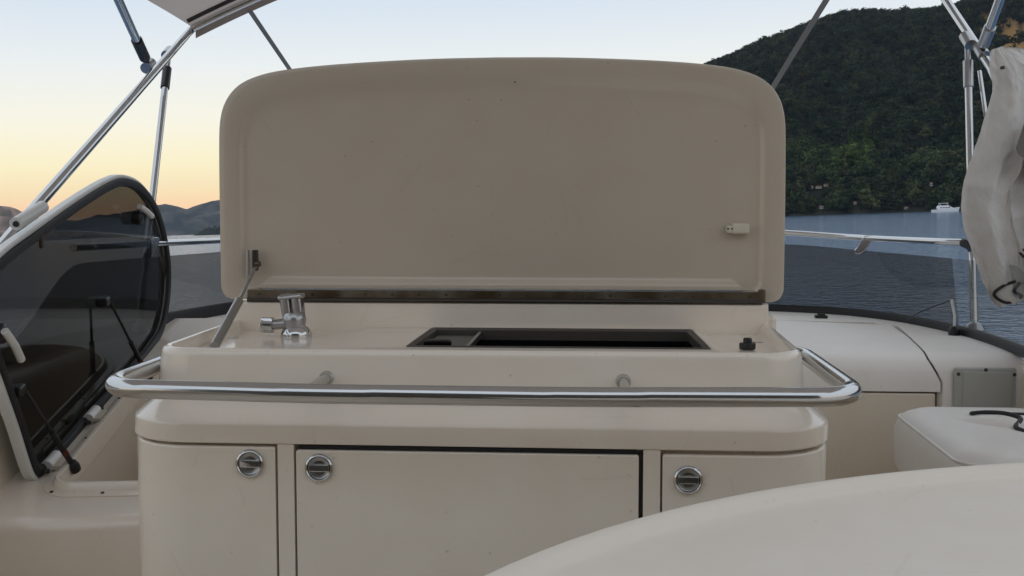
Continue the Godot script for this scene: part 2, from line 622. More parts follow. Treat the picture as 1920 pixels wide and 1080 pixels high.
func build_land() -> void:
	hill_noise.seed = 4
	hill_noise.frequency = 0.006
	hill_noise.fractal_octaves = 4
	# the sea: one sheet out to the horizon
	var g := Geo.new()
	var s := 8600.0
	for p in [Vector3(-s, SEA, s), Vector3(s, SEA, s), Vector3(s, SEA, -s), Vector3(-s, SEA, -s)]:
		g.add(p)
	g.quad(0, 1, 2, 3)
	var sea := structure("sea", g, M.sea_water, false, 35.0, false)
	tag(sea, "rippled blue grey sea around the yacht", "", "", "structure")

	# wooded hill to starboard
	var hill := grid_mesh(640, 64,
		func(i: int, j: int):
			var az := -14.0 + 149.0 * i / 639.0
			var r := 1150.0 + 1750.0 * j / 63.0
			return polar(az, r, hill_height(az, r)),
		func(i: int, j: int, p: Vector3):
			var az := -14.0 + 149.0 * i / 639.0
			var d := Vector2(p.x - eye_world.x, p.z - eye_world.z).length()
			var el := rad_to_deg(atan2(p.y - eye_world.y, d))
			var n := hill_noise.get_noise_3d(p.x * 2.0, p.y * 2.0, p.z * 2.0)
			if in_sun_patch(az, el):
				return Color(0.26, 0.155, 0.06) * (1.0 + 0.5 * n)  # saturated tan stands in for low sunlight on this ground
			if p.y < SEA + 6.0:
				return Color(0.03, 0.028, 0.022)
			return Color(0.020, 0.023, 0.014).lerp(Color(0.06, 0.05, 0.035), clampf(n * 1.6, 0, 1)),
		M.hill_ground)
	place_land("hill", hill, "steep wooded hill rising behind the lid on the right", "hill")
	plant_forest()

	# far ridges to port, 7 km off, and the nearer headland that hides the sun
	var ridge := [[-36.0, 1.9], [-33.0, 1.95], [-30.7, 1.7], [-30.2, 1.6], [-29.6, 1.3], [-28.5, 0.95], [-27.0, 0.9], [-25.0, 1.25], [-23.9, 1.45], [-23.3, 1.6], [-22.8, 1.66], [-22.1, 1.47], [-21.7, 1.36], [-21.15, 1.55], [-20.3, 1.72], [-19.5, 1.75], [-16.0, 1.9], [-10.0, 1.6], [-4.0, 1.2], [4.0, 0.6]]
	var rn := FastNoiseLite.new()
	rn.seed = 9
	rn.frequency = 0.0016
	rn.fractal_octaves = 5
	var far := grid_mesh(300, 26,
		func(i: int, j: int):
			var az := -36.0 + 40.0 * i / 299.0
			var t := j / 20.0
			var r := 6600.0 + 1200.0 * t
			var top := tan(deg_to_rad(table_at(ridge, az) + 0.05 * rn.get_noise_1d(az * 900.0))) * 7800.0 + 4.0
			var h := top * (1.0 - pow(absf(1.0 - t), 1.5))
			var p := polar(az, r, 0)
			h += 75.0 * rn.get_noise_2d(p.x, p.z) * smoothstep(0.0, 0.3, t) * (1.0 - smoothstep(0.7, 1.0, t))
			return polar(az, r, SEA - 1.0 + maxf(h, 0.0)),
		func(i: int, j: int, p: Vector3):
			var n := rn.get_noise_3d(p.x * 3.0, p.y * 6.0, p.z * 3.0)
			return Color(0.034, 0.038, 0.028).lerp(Color(0.12, 0.105, 0.085), clampf(0.3 + n * 1.5, 0, 1)),
		M.far_ground)
	place_land("far_ridge", far, "hazy blue mountain ridge beyond the water on the left", "mountain")
	var head := [[-110.0, 3.0], [-95.0, 5.2], [-80.0, 6.4], [-65.0, 6.8], [-52.0, 6.2], [-44.0, 5.0], [-38.0, 3.4], [-33.5, 2.3], [-30.9, 1.72], [-30.2, 1.6], [-29.6, 1.3], [-28.7, 0.7], [-28.0, 0.1]]
	var headland := grid_mesh(300, 26,
		func(i: int, j: int):
			var az := -110.0 + 82.5 * i / 299.0
			var t := j / 20.0
			var r := 3000.0 + 1000.0 * t
			var top := tan(deg_to_rad(table_at(head, az) + 0.06 * rn.get_noise_1d(az * 900.0))) * 4000.0 + 4.0
			var h := top * (1.0 - pow(absf(1.0 - t), 1.5))
			var p := polar(az, r, 0)
			h += 60.0 * rn.get_noise_2d(p.x * 2.0, p.z * 2.0) * smoothstep(0.0, 0.3, t) * (1.0 - smoothstep(0.7, 1.0, t)) * minf(1.0, top / 150.0)
			return polar(az, r, SEA - 1.0 + maxf(h, 0.0)),
		func(i: int, j: int, p: Vector3):
			var n := rn.get_noise_3d(p.x * 8.0, p.y * 12.0, p.z * 8.0)
			return Color(0.10, 0.085, 0.065).lerp(Color(0.36, 0.25, 0.21), clampf(0.45 + n * 2.2, 0, 1)),
		M.far_ground)
	place_land("headland", headland, "rocky pinkish headland at the left edge beyond the bimini leg", "headland")
	var isle := grid_mesh(90, 14,
		func(i: int, j: int):
			var q := i / 89.0
			var t := j / 10.0
			var az := -21.6 + 4.0 * q
			var r := 2500.0 + 160.0 * t
			var h := 24.0 * smoothstep(0.0, 0.25, q) * (1.0 - smoothstep(0.8, 1.0, q)) * (1.0 - pow(absf(1.0 - t), 1.6)) * (0.8 + 0.5 * rn.get_noise_1d(az * 4000.0))
			return polar(az, r, SEA - 0.5 + maxf(h, 0.0)),
		func(i: int, j: int, p: Vector3):
			return Color(0.022, 0.028, 0.02) * (1.0 + rn.get_noise_3d(p.x * 40.0, p.y * 40.0, p.z * 40.0)),
		M.far_ground)
	place_land("island", isle, "low dark island under the far ridge beside the lid", "island")

func tree_mesh(seed_: int) -> ArrayMesh:
	var r := RandomNumberGenerator.new()
	r.seed = seed_
	var pos := PackedVector3Array()
	var nor := PackedVector3Array()
	var col := PackedColorArray()
	var idx := PackedInt32Array()
	# trunk
	for k in 5:
		var a := TAU * k / 5
		for y in [0.0, 0.45]:
			pos.append(Vector3(cos(a) * (0.035 - 0.03 * y), y, sin(a) * (0.035 - 0.03 * y)))
			nor.append(Vector3(cos(a), 0, sin(a)))
			col.append(Color(0.6, 0.5, 0.4))
	for k in 5:
		var a := k * 2
		var b := ((k + 1) % 5) * 2
		idx.append_array([a, b, a + 1, b, b + 1, a + 1])
	# clumps of leaf faces
	var clumps := []
	for c in 9:
		var a := r.randf() * TAU
		var rad := sqrt(r.randf()) * 0.30
		var y := r.randf_range(0.28, 0.85)
		rad *= 1.15 - absf(y - 0.45)
		clumps.append([Vector3(cos(a) * rad, y, sin(a) * rad), r.randf_range(0.13, 0.22), r.randf_range(0.7, 1.25)])
	for c in clumps:
		for k in 16:
			var d := Vector3(r.randfn(), r.randfn() * 0.8 + 0.2, r.randfn()).normalized()
			var p: Vector3 = c[0] + d * c[1] * r.randf_range(0.6, 1.1)
			var n := (d + Vector3(r.randfn(), r.randfn(), r.randfn()) * 0.35).normalized()
			var e := n.cross(Vector3(r.randfn(), r.randfn(), r.randfn())).normalized() * r.randf_range(0.05, 0.1)
			var u := n.cross(e) * 0.9
			var b := pos.size()
			for q in [p - e - u * 0.5, p + e - u * 0.4, p + u]:
				pos.append(q)
				nor.append(n)
				col.append(Color.WHITE * c[2] * r.randf_range(0.8, 1.2))
			idx.append_array([b, b + 2, b + 1])
	return colored(pos, nor, col, idx, M.leaves)

var house_spots := [[12.40, 1.27, 11.0, 6.0, "whitewashed house with flat end, leftmost of three in the trees"], [12.82, 1.17, 13.0, 5.0, "long pale house with tiled roof between two white houses"], [13.2, 1.27, 9.0, 5.0, "small whitewashed house, rightmost of three in the trees"], [12.94, 0.16, 9.0, 7.0, "white boathouse standing at the waterline left of the moored boats"], [14.66, 0.34, 6.0, 6.0, "small white cottage among dark trees above the shore"], [18.41, 1.1, 6.0, 8.0, "white house high in the trees above the moored motor yacht"], [17.2, -0.05, 8.0, 5.0, "pale hut at the waterline left of the motor yacht"]]

func plant_forest() -> void:
	var clear := []
	for h in house_spots:
		clear.append(hill_spot(h[0], h[1]))
	rng.seed = 77
	var sets := [[], [], []]
	var tints := [[], [], []]
	var tries := 0
	while tries < 30000:
		tries += 1
		var az := rng.randf_range(2.0, 27.5)
		var r := rng.randf_range(SHORE - 60.0, CREST + 40.0)
		# as many nearer the shore as the slope holds
		var y := hill_height(az, r)
		if y < SEA + 1.5:
			continue
		var p := polar(az, r, y)
		var el := rad_to_deg(atan2(y - eye_world.y, r))
		var n := hill_noise.get_noise_2d(p.x * 1.3 + 300.0, p.z * 1.3)
		if in_sun_patch(az, el) and rng.randf() < 0.86:
			continue
		if n > 0.28 and rng.randf() < 0.55:
			continue
		var built := false
		for q in clear:
			var d := Vector2(p.x - q.x, p.z - q.z)
			var along := d.dot(Vector2(-q.x, -q.z).normalized())
			if along > -5.0 and along < 26.0 and (d - Vector2(-q.x, -q.z).normalized() * along).length() < 6.5:
				built = true
		if built:
			continue
		var k := rng.randi() % 3
		var sz := rng.randf_range(8.0, 19.0)
		var green := smoothstep(4.9, 3.6, el) * smoothstep(1.6, 2.6, el) * smoothstep(16.6, 14.6, az) * smoothstep(10.2, 11.6, az) * clampf(0.75 + 2.0 * hill_noise.get_noise_2d(az * 60.0, el * 60.0), 0.0, 1.0)
		var c := Color(0.024, 0.040, 0.016).lerp(Color(0.046, 0.048, 0.020), rng.randf())
		c = c * (1.0 + 0.55 * smoothstep(5.5, 3.0, el) * clampf(0.6 + 2.5 * hill_noise.get_noise_2d(az * 90.0, el * 90.0), 0.0, 1.4))
		c = c.lerp(Color(0.075, 0.115, 0.024), green * rng.randf_range(0.5, 1.0))
		c = c * pow(2.0, rng.randf_range(-1.0, 0.9)) * (1.0 + 0.5 * hill_noise.get_noise_2d(p.x * 4.0, p.z * 4.0 + 60.0))
		c.a = 1.0
		sets[k].append(Transform3D(Basis(Vector3.UP, rng.randf() * TAU).scaled(Vector3(sz * 1.15, sz * rng.randf_range(0.8, 1.15), sz * 1.15)), p - Vector3(0, 0.6, 0)))
		tints[k].append(c)
	for k in 3:
		var mm := MultiMesh.new()
		mm.transform_format = MultiMesh.TRANSFORM_3D
		mm.use_colors = true
		mm.mesh = tree_mesh(100 + k)
		mm.instance_count = sets[k].size()
		for i in sets[k].size():
			mm.set_instance_transform(i, sets[k][i])
			mm.set_instance_color(i, tints[k][i])
		var o := MultiMeshInstance3D.new()
		o.name = numbered("forest")
		o.multimesh = mm
		add_child(o)
		tag(o, ["dark pine and scrub woodland covering the hillside", "dense maquis shrubs mixed through the hillside woodland", "rounded olive green trees mixed through the hillside woodland"][k], "forest", "woodland on the hill", "stuff")

func build_far_things() -> void:
	for s in house_spots:
		var p := hill_spot(s[0], s[1])
		p.y -= 0.5
		var t := thing("shore_house", s[4], "house", p, "houses along the wooded shore", false)
		var w: float = s[2] * 0.5
		var h: float = s[3] * 0.48
		var g := Geo.new()
		g.box(p + Vector3(0, h / 2, 0), Vector3(w, h, 4.4), 0.05, Basis(), 1)
		part("wall", g, M.house_white, t)
		g = Geo.new()
		g.slab(v2([Vector2(-w / 2 - 0.5, 0), Vector2(w / 2 + 0.5, 0), Vector2(w / 2 - 1.0, 1.2), Vector2(-w / 2 + 1.0, 1.2)]), p + Vector3(0, h + 0.02, -2.5), Vector3.RIGHT, Vector3.UP, Vector3.BACK, 5.0, 0.05, 1)
		part("roof", g, M.house_roof, t)
		for k in 2:
			g = Geo.new()
			g.box(p + Vector3((k - 0.5) * w * 0.45, h * 0.55, 2.22), Vector3(0.9, 1.1, 0.12), 0.02, Basis(), 1)
			part("window", g, M.house_glass, t)
	# motor yacht at anchor, bow to the right
	var b := polar(19.12, 1010.0, SEA)
	var t := thing("motor_yacht", "white motor yacht with a flybridge anchored off the wooded shore", "boat", b, "", false)
	var g := Geo.new()
	var rings := []
	for st in [[-12.0, 2.7, 2.4], [-8.0, 3.0, 2.5], [0.0, 3.1, 2.9], [6.0, 2.5, 3.4], [10.0, 1.2, 3.9], [12.6, 0.12, 4.3]]:
		rings.append(v3([b + Vector3(st[0], st[2], -st[1]), b + Vector3(st[0], st[2], st[1]), b + Vector3(st[0] - 0.04 * maxf(st[0], 0) * 3.0, -0.6, st[1] * 0.8), b + Vector3(st[0] - 0.04 * maxf(st[0], 0) * 3.0, -0.6, -st[1] * 0.8)]))
	g.loft(rings)
	part("hull", g, M.boat_white, t, 30.0)
	g = Geo.new()
	g.slab(v2([Vector2(-8, 2.4), Vector2(7, 3.2), Vector2(3.5, 5.0), Vector2(-7.5, 5.0)]), b + Vector3(0, 0, -2.3), Vector3.RIGHT, Vector3.UP, Vector3.BACK, 4.6, 0.15, 2)
	part("deckhouse", g, M.boat_white, t)
	for k in 4:
		g = Geo.new()
		g.box(b + Vector3(-4.6 + k * 2.3, 4.0, 2.31), Vector3(1.7, 0.9, 0.1), 0.04, Basis(), 1)
		part("window", g, M.boat_dark, t)
	g = Geo.new()
	g.slab(v2([Vector2(-7.6, 5.02), Vector2(2.2, 5.02), Vector2(3.0, 6.1), Vector2(-6.4, 6.1)]), b + Vector3(0, 0, -2.0), Vector3.RIGHT, Vector3.UP, Vector3.BACK, 4.0, 0.15, 2)
	part("flybridge", g, M.boat_white, t)
	g = Geo.new()
	g.box(b + Vector3(-2.0, 8.1, 0), Vector3(8.0, 0.35, 3.8), 0.15)
	part("hardtop", g, M.boat_white, t)
	for k in 4:
		g = Geo.new()
		g.tube(v3([b + Vector3(-5.2 + (k / 2) * 6.2, 6.0, 1.6 - (k % 2) * 3.2), b + Vector3(-5.6 + (k / 2) * 6.6, 8.0, 1.6 - (k % 2) * 3.2)]), 0.16, 6)
		part("post", g, M.boat_white, t)
	g = Geo.new()
	g.box(b + Vector3(-1.5, 6.7, 0), Vector3(5.0, 1.1, 3.2), 0.1)
	part("helm_cover", g, M.boat_dark, t)
	g = Geo.new()
	g.box(b + Vector3(-9.9, 3.0, 0), Vector3(3.4, 0.9, 4.4), 0.1)
	part("cockpit", g, M.boat_dark, t)
	# wooden boat half hidden by the curtain
	b = polar(20.55, 1090.0, SEA)
	t = thing("wooden_boat", "pale wooden boat with raised bow moored beside the motor yacht", "boat", b, "", false)
	g = Geo.new()
	rings = []
	for st in [[-13.0, 0.2, 5.2], [-10.0, 1.6, 3.8], [-4.0, 2.8, 2.8], [5.0, 2.9, 2.8], [10.0, 2.2, 3.6]]:
		rings.append(v3([b + Vector3(st[0], st[2], -st[1]), b + Vector3(st[0], st[2], st[1]), b + Vector3(st[0] * 0.9, -0.6, st[1] * 0.7), b + Vector3(st[0] * 0.9, -0.6, -st[1] * 0.7)]))
	g.loft(rings)
	part("hull", g, M.boat_wood, t, 30.0)
	g = Geo.new()
	g.box(b + Vector3(1.5, 4.0, 0), Vector3(8.0, 2.2, 3.6), 0.1)
	part("cabin", g, M.boat_white, t)
	g = Geo.new()
	g.tube(v3([b + Vector3(-9.8, 3.9, 1.4), b + Vector3(-13.6, 5.7, 0.0), b + Vector3(-9.8, 3.9, -1.4)]), 0.12, 6)
	part("bow_rail", g, M.boat_white, t)

# ---------------------------------------------------------------- wet bar
# a level outline: half widths at front and rear, front and rear z, corner radii, centre x
func ring_at(y: float, hf: float, hr: float, zf: float, zr: float, rf: float, rr: float, cx := 0.0, n := 8) -> PackedVector3Array:
	var o := PackedVector3Array()
	for q in 4:
		var front: bool = q >= 2
		var r := rf if front else rr
		var hx := (hf if front else hr) - r
		var sx: float = [1.0, -1.0, -1.0, 1.0][q]
		var z := (zf - r) if front else (zr + r)
		for k in range(n + 1):
			var a := PI / 2 * (q + float(k) / n)
			o.append(Vector3(cx + sx * hx + r * cos(a), y, z - r * sin(a)))
	return o

# an upright panel that follows a path (x, z) seen from above, outer face to the left of travel
func panel_along(path: Array, y0: float, y1: float, thick: float, bevel: float) -> Geo:
	var o := PackedVector2Array()
	for p in path:
		o.append(Vector2(p.x, -p.y))
	var back := []
	for i in path.size():
		var a: Vector2 = o[maxi(i - 1, 0)]
		var b: Vector2 = o[mini(i + 1, path.size() - 1)]
		var t := (b - a).normalized()
		back.append(o[i] + Vector2(-t.y, t.x) * thick)
	back.reverse()
	o.append_array(v2(back))
	var g := Geo.new()
	g.slab(o, Vector3(0, y0, 0), Vector3.RIGHT, Vector3.FORWARD, Vector3.UP, y1 - y0, bevel, 2)
	return g

func latch(t: Node3D, x: float, y: float, parent: Node3D) -> void:
	var at := Vector3(x, y, 0.0)
	var g := Geo.new()
	g.lathe(at, Vector3.BACK, [[0.0165, 0.0005], [0.0225, 0.0005], [0.0228, 0.003], [0.0215, 0.0055], [0.0195, 0.0062], [0.0178, 0.005], [0.0172, 0.001]], 32)
	var l := part("latch", g, M.chrome, parent, 50.0)
	g = Geo.new()
	g.lathe(at, Vector3.BACK, [[0.017, 0.0003], [0.0172, 0.0025], [0.0150, 0.0012], [0.008, 0.0008], [0.0, 0.0008]], 28)
	part("cup", g, M.dull_steel, l, 50.0)
	g = Geo.new()
	var o := PackedVector2Array()
	for k in 9:
		var a := -0.36 + 0.72 * k / 8.0
		o.append(Vector2(cos(a), sin(a)) * 0.0165)
	for k in 9:
		var a := PI - 0.36 + 0.72 * k / 8.0
		o.append(Vector2(cos(a), sin(a)) * 0.0165)
	g.slab(o, at + Vector3(0, 0, 0.001), Vector3.RIGHT, Vector3.UP, Vector3.BACK, 0.0045, 0.001, 2)
	part("button", g, M.chrome, l, 50.0)

func build_wet_bar() -> void:
	var t := thing("wet_bar", "cream wet bar console with its large lid propped open and three push latches", "wet bar", Vector3(0, 0.1, -0.3))
	var g := Geo.new()
	g.loft([ring_at(0.1, 0.556, 0.556, -0.02, -0.6, 0.11, 0.04), ring_at(0.847, 0.556, 0.556, -0.02, -0.6, 0.11, 0.04)])
	part("cabinet", g, M.gelcoat_aged, t)
	# corner doors, stiles, centre door, all 20 mm thick on the cabinet
	var left := [Vector2(-0.576, -0.55), Vector2(-0.576, -0.3)]
	for k in range(11):
		var a := PI + PI / 2 * k / 10.0
		left.append(Vector2(-0.446 + 0.13 * cos(a), -0.13 - 0.13 * sin(a)))
	left.append(Vector2(-0.306, 0))
	var right := []
	for p in left:
		right.append(Vector2(-p.x, p.y))
	right.reverse()
	right[0] = Vector2(0.302, 0)
	var door := part("door", panel_along(left, 0.125, 0.8425, 0.0195, 0.004), M.gelcoat, t, 50.0)
	door.set_meta("label", "curved corner door on the left with its latch at the top right")
	latch(t, -0.346, 0.816, door)
	var center := part("door", panel_along([Vector2(-0.272, 0.0), Vector2(-0.1, 0.0), Vector2(0.1, 0.0), Vector2(0.2655, 0.0)], 0.125, 0.8385, 0.0195, 0.003), M.gelcoat, t, 50.0)
	center.set_meta("label", "wide centre door with its latch at the top left")
	latch(t, -0.235, 0.811, center)
	var rd := part("door", panel_along(right, 0.125, 0.8405, 0.0195, 0.004), M.gelcoat, t, 50.0)
	rd.set_meta("label", "curved corner door on the right, half hidden by the table")
	latch(t, 0.341, 0.802, rd)
	part("stile", panel_along([Vector2(-0.302, -0.0004), Vector2(-0.276, -0.0004)], 0.12, 0.8475, 0.019, 0.002), M.gelcoat, t)
	part("stile", panel_along([Vector2(0.2725, -0.0004), Vector2(0.2985, -0.0004)], 0.12, 0.8475, 0.019, 0.002), M.gelcoat, t)
	# dark seals in the joints of the centre door
	g = Geo.new()
	g.box(Vector3(0.269, 0.48, -0.011), Vector3(0.0062, 0.72, 0.012), 0.001, Basis(), 1)
	part("seal", g, M.black_rubber, t)
	g = Geo.new()
	g.box(Vector3(-0.003, 0.8427, -0.011), Vector3(0.534, 0.0062, 0.012), 0.001, Basis(), 1)
	part("seal", g, M.black_rubber, t)
	# worktop: crown moulding, upstand, rim, tray floor, platform and the cut-out for the hob
	g = Geo.new()
	var rings := []
	for p in [[0.848, 0.5735, 0.0], [0.851, 0.5765, 0.001], [0.876, 0.576, 0.0], [0.8795, 0.5753, -0.001], [0.8822, 0.573, -0.004], [0.8875, 0.567, -0.014], [0.8935, 0.5595, -0.0265], [0.8995, 0.552, -0.038], [0.9045, 0.546, -0.0445], [0.911, 0.5415, -0.0483], [0.919, 0.5395, -0.050], [0.950, 0.537, -0.052], [0.978, 0.535, -0.0535], [0.9855, 0.5335, -0.055], [0.9900, 0.530, -0.0585], [0.9915, 0.5245, -0.064], [0.9900, 0.519, -0.0695], [0.985, 0.5155, -0.073]]:
		var q: float = (p[0] - 0.848) / 0.14
		rings.append(ring_at(p[0], p[1], lerpf(0.576, 0.565, minf(q * 2.0, 1.0)) + (p[1] - 0.5395 if p[0] > 0.92 else 0.0), p[2], -0.60 if p[0] < 0.98 else -0.60 + (0.5395 - p[1]), 0.12 + p[2] * 0.9, 0.04))
	rings.append(ring_at(0.973, 0.513, 0.538, -0.0755, -0.56, 0.045, 0.02))
	rings.append(ring_at(0.969, 0.5085, 0.533, -0.080, -0.555, 0.045, 0.02))
	rings.append(ring_at(0.968, 0.5005, 0.526, -0.088, -0.548, 0.04, 0.02))
	rings.append(ring_at(0.968, 0.358, 0.358, -0.13, -0.5295, 0.02, 0.008, 0.073))
	rings.append(ring_at(0.977, 0.342, 0.342, -0.148, -0.5275, 0.015, 0.006, 0.073))
	rings.append(ring_at(0.977, 0.268, 0.268, -0.212, -0.5215, 0.006, 0.004, 0.1335))
	rings.append(ring_at(0.962, 0.268, 0.268, -0.212, -0.5215, 0.006, 0.004, 0.1335))
	g.loft(rings, true, true, false)
	part("worktop", g, M.gelcoat, t, 40.0)
	# hob well
	g = Geo.new()
	g.loft([ring_at(0.9785, 0.267, 0.267, -0.213, -0.5205, 0.006, 0.004, 0.1335), ring_at(0.9795, 0.264, 0.264, -0.216, -0.5175, 0.006, 0.004, 0.1335), ring_at(0.975, 0.258, 0.255, -0.225, -0.5085, 0.006, 0.004, 0.1335), ring_at(0.955, 0.258, 0.258, -0.222, -0.5115, 0.006, 0.004, 0.1335), ring_at(0.955, 0.267, 0.267, -0.213, -0.5205, 0.006, 0.004, 0.1335)], true, false, false, true)
	var hob := part("hob", g, M.hob_frame, t)
	g = Geo.new()
	g.loft([ring_at(0.9545, 0.257, 0.257, -0.223, -0.5105, 0.006, 0.004, 0.1335), ring_at(0.87, 0.25, 0.25, -0.23, -0.5, 0.006, 0.004, 0.1335)], true, false, true)
	part("well", g, M.hob_glass, hob, 35.0, false)
	g = Geo.new()
	g.box(Vector3(-0.076, 0.962, -0.367), Vector3(0.086, 0.006, 0.278), 0.002)
	part("steel_plate", g, M.hob_steel, hob)
	g = Geo.new()
	g.box(Vector3(-0.031, 0.966, -0.367), Vector3(0.007, 0.014, 0.278), 0.002)
	part("divider", g, M.dull_steel, hob)
	g = Geo.new()
	g.lathe(Vector3(-0.088, 0.9655, -0.29), Vector3.UP, [[0.026, 0.0], [0.026, 0.012], [0.022, 0.015], [0.0, 0.0155]], 20)
	part("burner", g, M.hob_glass, hob, 40.0)
	# backsplash
	g = Geo.new()
	g.slab(v2([Vector2(-0.558, 0), Vector2(0.558, 0), Vector2(0.555, 0.074), Vector2(-0.555, 0.074)]), Vector3(0, 0.956, -0.604), Vector3.RIGHT, Vector3.UP, Vector3.BACK, 0.074, 0.006, 3)
	part("backsplash", g, M.gelcoat, t, 40.0)
	g = Geo.new()
	g.box(Vector3(0.5655, 0.965, -0.60), Vector3(0.03, 0.075, 0.05), 0.01)
	part("corner_block", g, M.gelcoat, t, 50.0)
	# lid: a shallow pan seen from inside
	var half := [Vector2(0, 1.534), Vector2(0.13, 1.5325), Vector2(0.26, 1.5275), Vector2(0.36, 1.5215), Vector2(0.44, 1.5135), Vector2(0.495, 1.503), Vector2(0.54, 1.484), Vector2(0.569, 1.453), Vector2(0.5835, 1.41), Vector2(0.587, 1.34), Vector2(0.588, 1.2), Vector2(0.588, 1.075), Vector2(0.5865, 1.053), Vector2(0.578, 1.038), Vector2(0.562, 1.0325), Vector2(0.546, 1.0335)]
	var sm := catmull(half, 3)
	sm.append_array([Vector2(0.541, 1.04), Vector2(0.5395, 1.0525), Vector2(0.53, 1.0565), Vector2(0.36, 1.0565), Vector2(0.18, 1.0565)])
	var out := []
	for p in sm:
		out.append(p)
	out.append(Vector2(0, 1.0565))
	for k in range(sm.size() - 1, 0, -1):
		out.append(Vector2(-sm[k].x, sm[k].y))
	rings = []
	for p in [[0.985, 0.985, -0.600], [0.997, 0.997, -0.596], [1.0, 1.0, -0.588], [1.0, 1.0, -0.5495], [0.9988, 0.9975, -0.5472], [0.9965, 0.9935, -0.5462], [0.980, 0.965, -0.546], [0.955, 0.90, -0.5465], [0.936, 0.86, -0.5475], [0.926, 0.82, -0.5498], [0.919, 0.78, -0.553], [0.912, 0.74, -0.5555], [0.895, 0.66, -0.557], [0.6, 0.4, -0.5573]]:
		var ring := PackedVector3Array()
		for q in out:
			var sy: float = p[1] if q.y > 1.29 else 1.0 - (1.0 - p[1]) * 0.35
			ring.append(Vector3(q.x * p[0], 1.29 + (q.y - 1.29) * sy, p[2]))
		rings.append(ring)
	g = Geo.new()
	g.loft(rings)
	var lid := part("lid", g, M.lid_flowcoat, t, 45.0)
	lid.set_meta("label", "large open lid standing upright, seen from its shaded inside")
	g = Geo.new()
	g.box(Vector3(0.497, 1.183, -0.547), Vector3(0.036, 0.022, 0.026), 0.005)
	g.box(Vector3(0.482, 1.1815, -0.546), Vector3(0.026, 0.016, 0.02), 0.004)
	part("catch", g, M.cream_plastic, lid, 50.0)
	for k in 2:
		g = Geo.new()
		g.lathe(Vector3(0.472 + 0.008 * k, 1.183, -0.5365), Vector3.BACK, [[0.002, 0.0], [0.002, 0.0015], [0.0, 0.002]], 8)
		part("catch_screw", g, M.screw_dark, lid)
	g = Geo.new()
	g.lathe(Vector3(0.037, 1.483, -0.5475), Vector3.BACK, [[0.0018, 0.0], [0.0015, 0.0015], [0.0, 0.0018]], 10)
	part("plug", g, M.screw_dark, lid)
	# piano hinge
	g = Geo.new()
	g.box(Vector3(0.008, 1.0465, -0.5325), Vector3(1.066, 0.0165, 0.006), 0.001)
	var hinge := part("hinge", g, M.corroded_hinge, t)
	g = Geo.new()
	g.tube(v3([Vector3(-0.525, 1.0335, -0.5295), Vector3(0.541, 1.0335, -0.5295)]), 0.0044, 10)
	part("knuckle", g, M.screw_dark, hinge)
	for k in 19:
		g = Geo.new()
		g.lathe(Vector3(-0.50 + k * 0.0565, 1.046, -0.5298), Vector3.BACK, [[0.0034, 0.0], [0.003, 0.0014], [0.0, 0.002]], 8)
		part("screw", g, M.screw_dark, hinge)
	g = Geo.new()
	g.box(Vector3(0.541, 1.046, -0.534), Vector3(0.014, 0.028, 0.014), 0.003)
	part("hinge_end", g, M.corroded_hinge, hinge)
	# gas strut holding the lid
	g = Geo.new()
	g.tube(v3([Vector3(-0.488, 0.972, -0.235), Vector3(-0.4925, 1.043, -0.383)]), 0.0088, 14)
	var strut := part("gas_strut", g, M.dull_steel, t)
	g = Geo.new()
	g.tube(v3([Vector3(-0.4922, 1.040, -0.379), Vector3(-0.505, 1.105, -0.528)]), 0.0036, 10)
	part("rod", g, M.dull_steel, strut)
	g = Geo.new()
	g.box(Vector3(-0.509, 1.116, -0.537), Vector3(0.009, 0.044, 0.018), 0.002)
	part("bracket", g, M.black_plastic, strut)
	g = Geo.new()
	g.box(Vector3(-0.5275, 1.108, -0.5435), Vector3(0.006, 0.06, 0.006), 0.001)
	part("mounting_plate", g, M.dull_steel, strut)
	g = Geo.new()
	g.lathe(Vector3(-0.506, 1.108, -0.532), Vector3(1, 0.2, 0.3), [[0.0, -0.004], [0.006, 0.0], [0.006, 0.009], [0.0, 0.012]], 12)
	part("ball_joint", g, M.corroded_hinge, strut, 50.0)
	# tap
	var f := Vector3(-0.391, 0.968, -0.424)
	g = Geo.new()
	g.lathe(f, Vector3.UP, [[0.030, 0.0], [0.031, 0.006], [0.029, 0.013], [0.024, 0.019], [0.019, 0.022], [0.018, 0.028]], 28)
	var tap := part("tap", g, M.chrome, t, 50.0)
	g = Geo.new()
	g.lathe(f + Vector3(-0.002, 0.024, 0), Vector3(-0.16, 1, 0), [[0.020, -0.004], [0.0235, 0.008], [0.023, 0.018], [0.017, 0.026]], 24)
	part("body", g, M.dull_steel, tap, 50.0)
	for k in 2:
		g = Geo.new()
		g.box(f + Vector3(-0.021 + 0.023 * k, 0.063, -0.008), Vector3(0.020, 0.046, 0.03), 0.006, Basis(Vector3.BACK, 0.14))
		part("spout", g, M.dull_steel, tap, 50.0)
	g = Geo.new()
	g.box(f + Vector3(-0.011, 0.080, -0.008), Vector3(0.05, 0.010, 0.034), 0.006, Basis(Vector3.BACK, 0.1))
	part("spout_head", g, M.dull_steel, tap, 50.0)
	g = Geo.new()
	g.tube(v3([f + Vector3(-0.018, 0.028, 0.006), f + Vector3(-0.05, 0.024, 0.006)]), 0.010, 16)
	part("stem", g, M.dull_steel, tap, 50.0)
	g = Geo.new()
	var kn := []
	for k in 24:
		var a := TAU * k / 24
		kn.append(Vector2(cos(a), sin(a)) * (0.0165 if k % 4 < 2 else 0.0135))
	g.slab(v2(kn), f + Vector3(-0.044, 0.024, 0.006), Vector3.BACK, Vector3.UP, Vector3.LEFT, 0.024, 0.002, 2)
	part("knob", g, M.chrome, tap, 40.0)
	# black hob knob
	g = Geo.new()
	kn = []
	for k in 30:
		var a := TAU * k / 30
		kn.append(Vector2(cos(a), sin(a)) * (0.0145 if k % 6 < 3 else 0.0115))
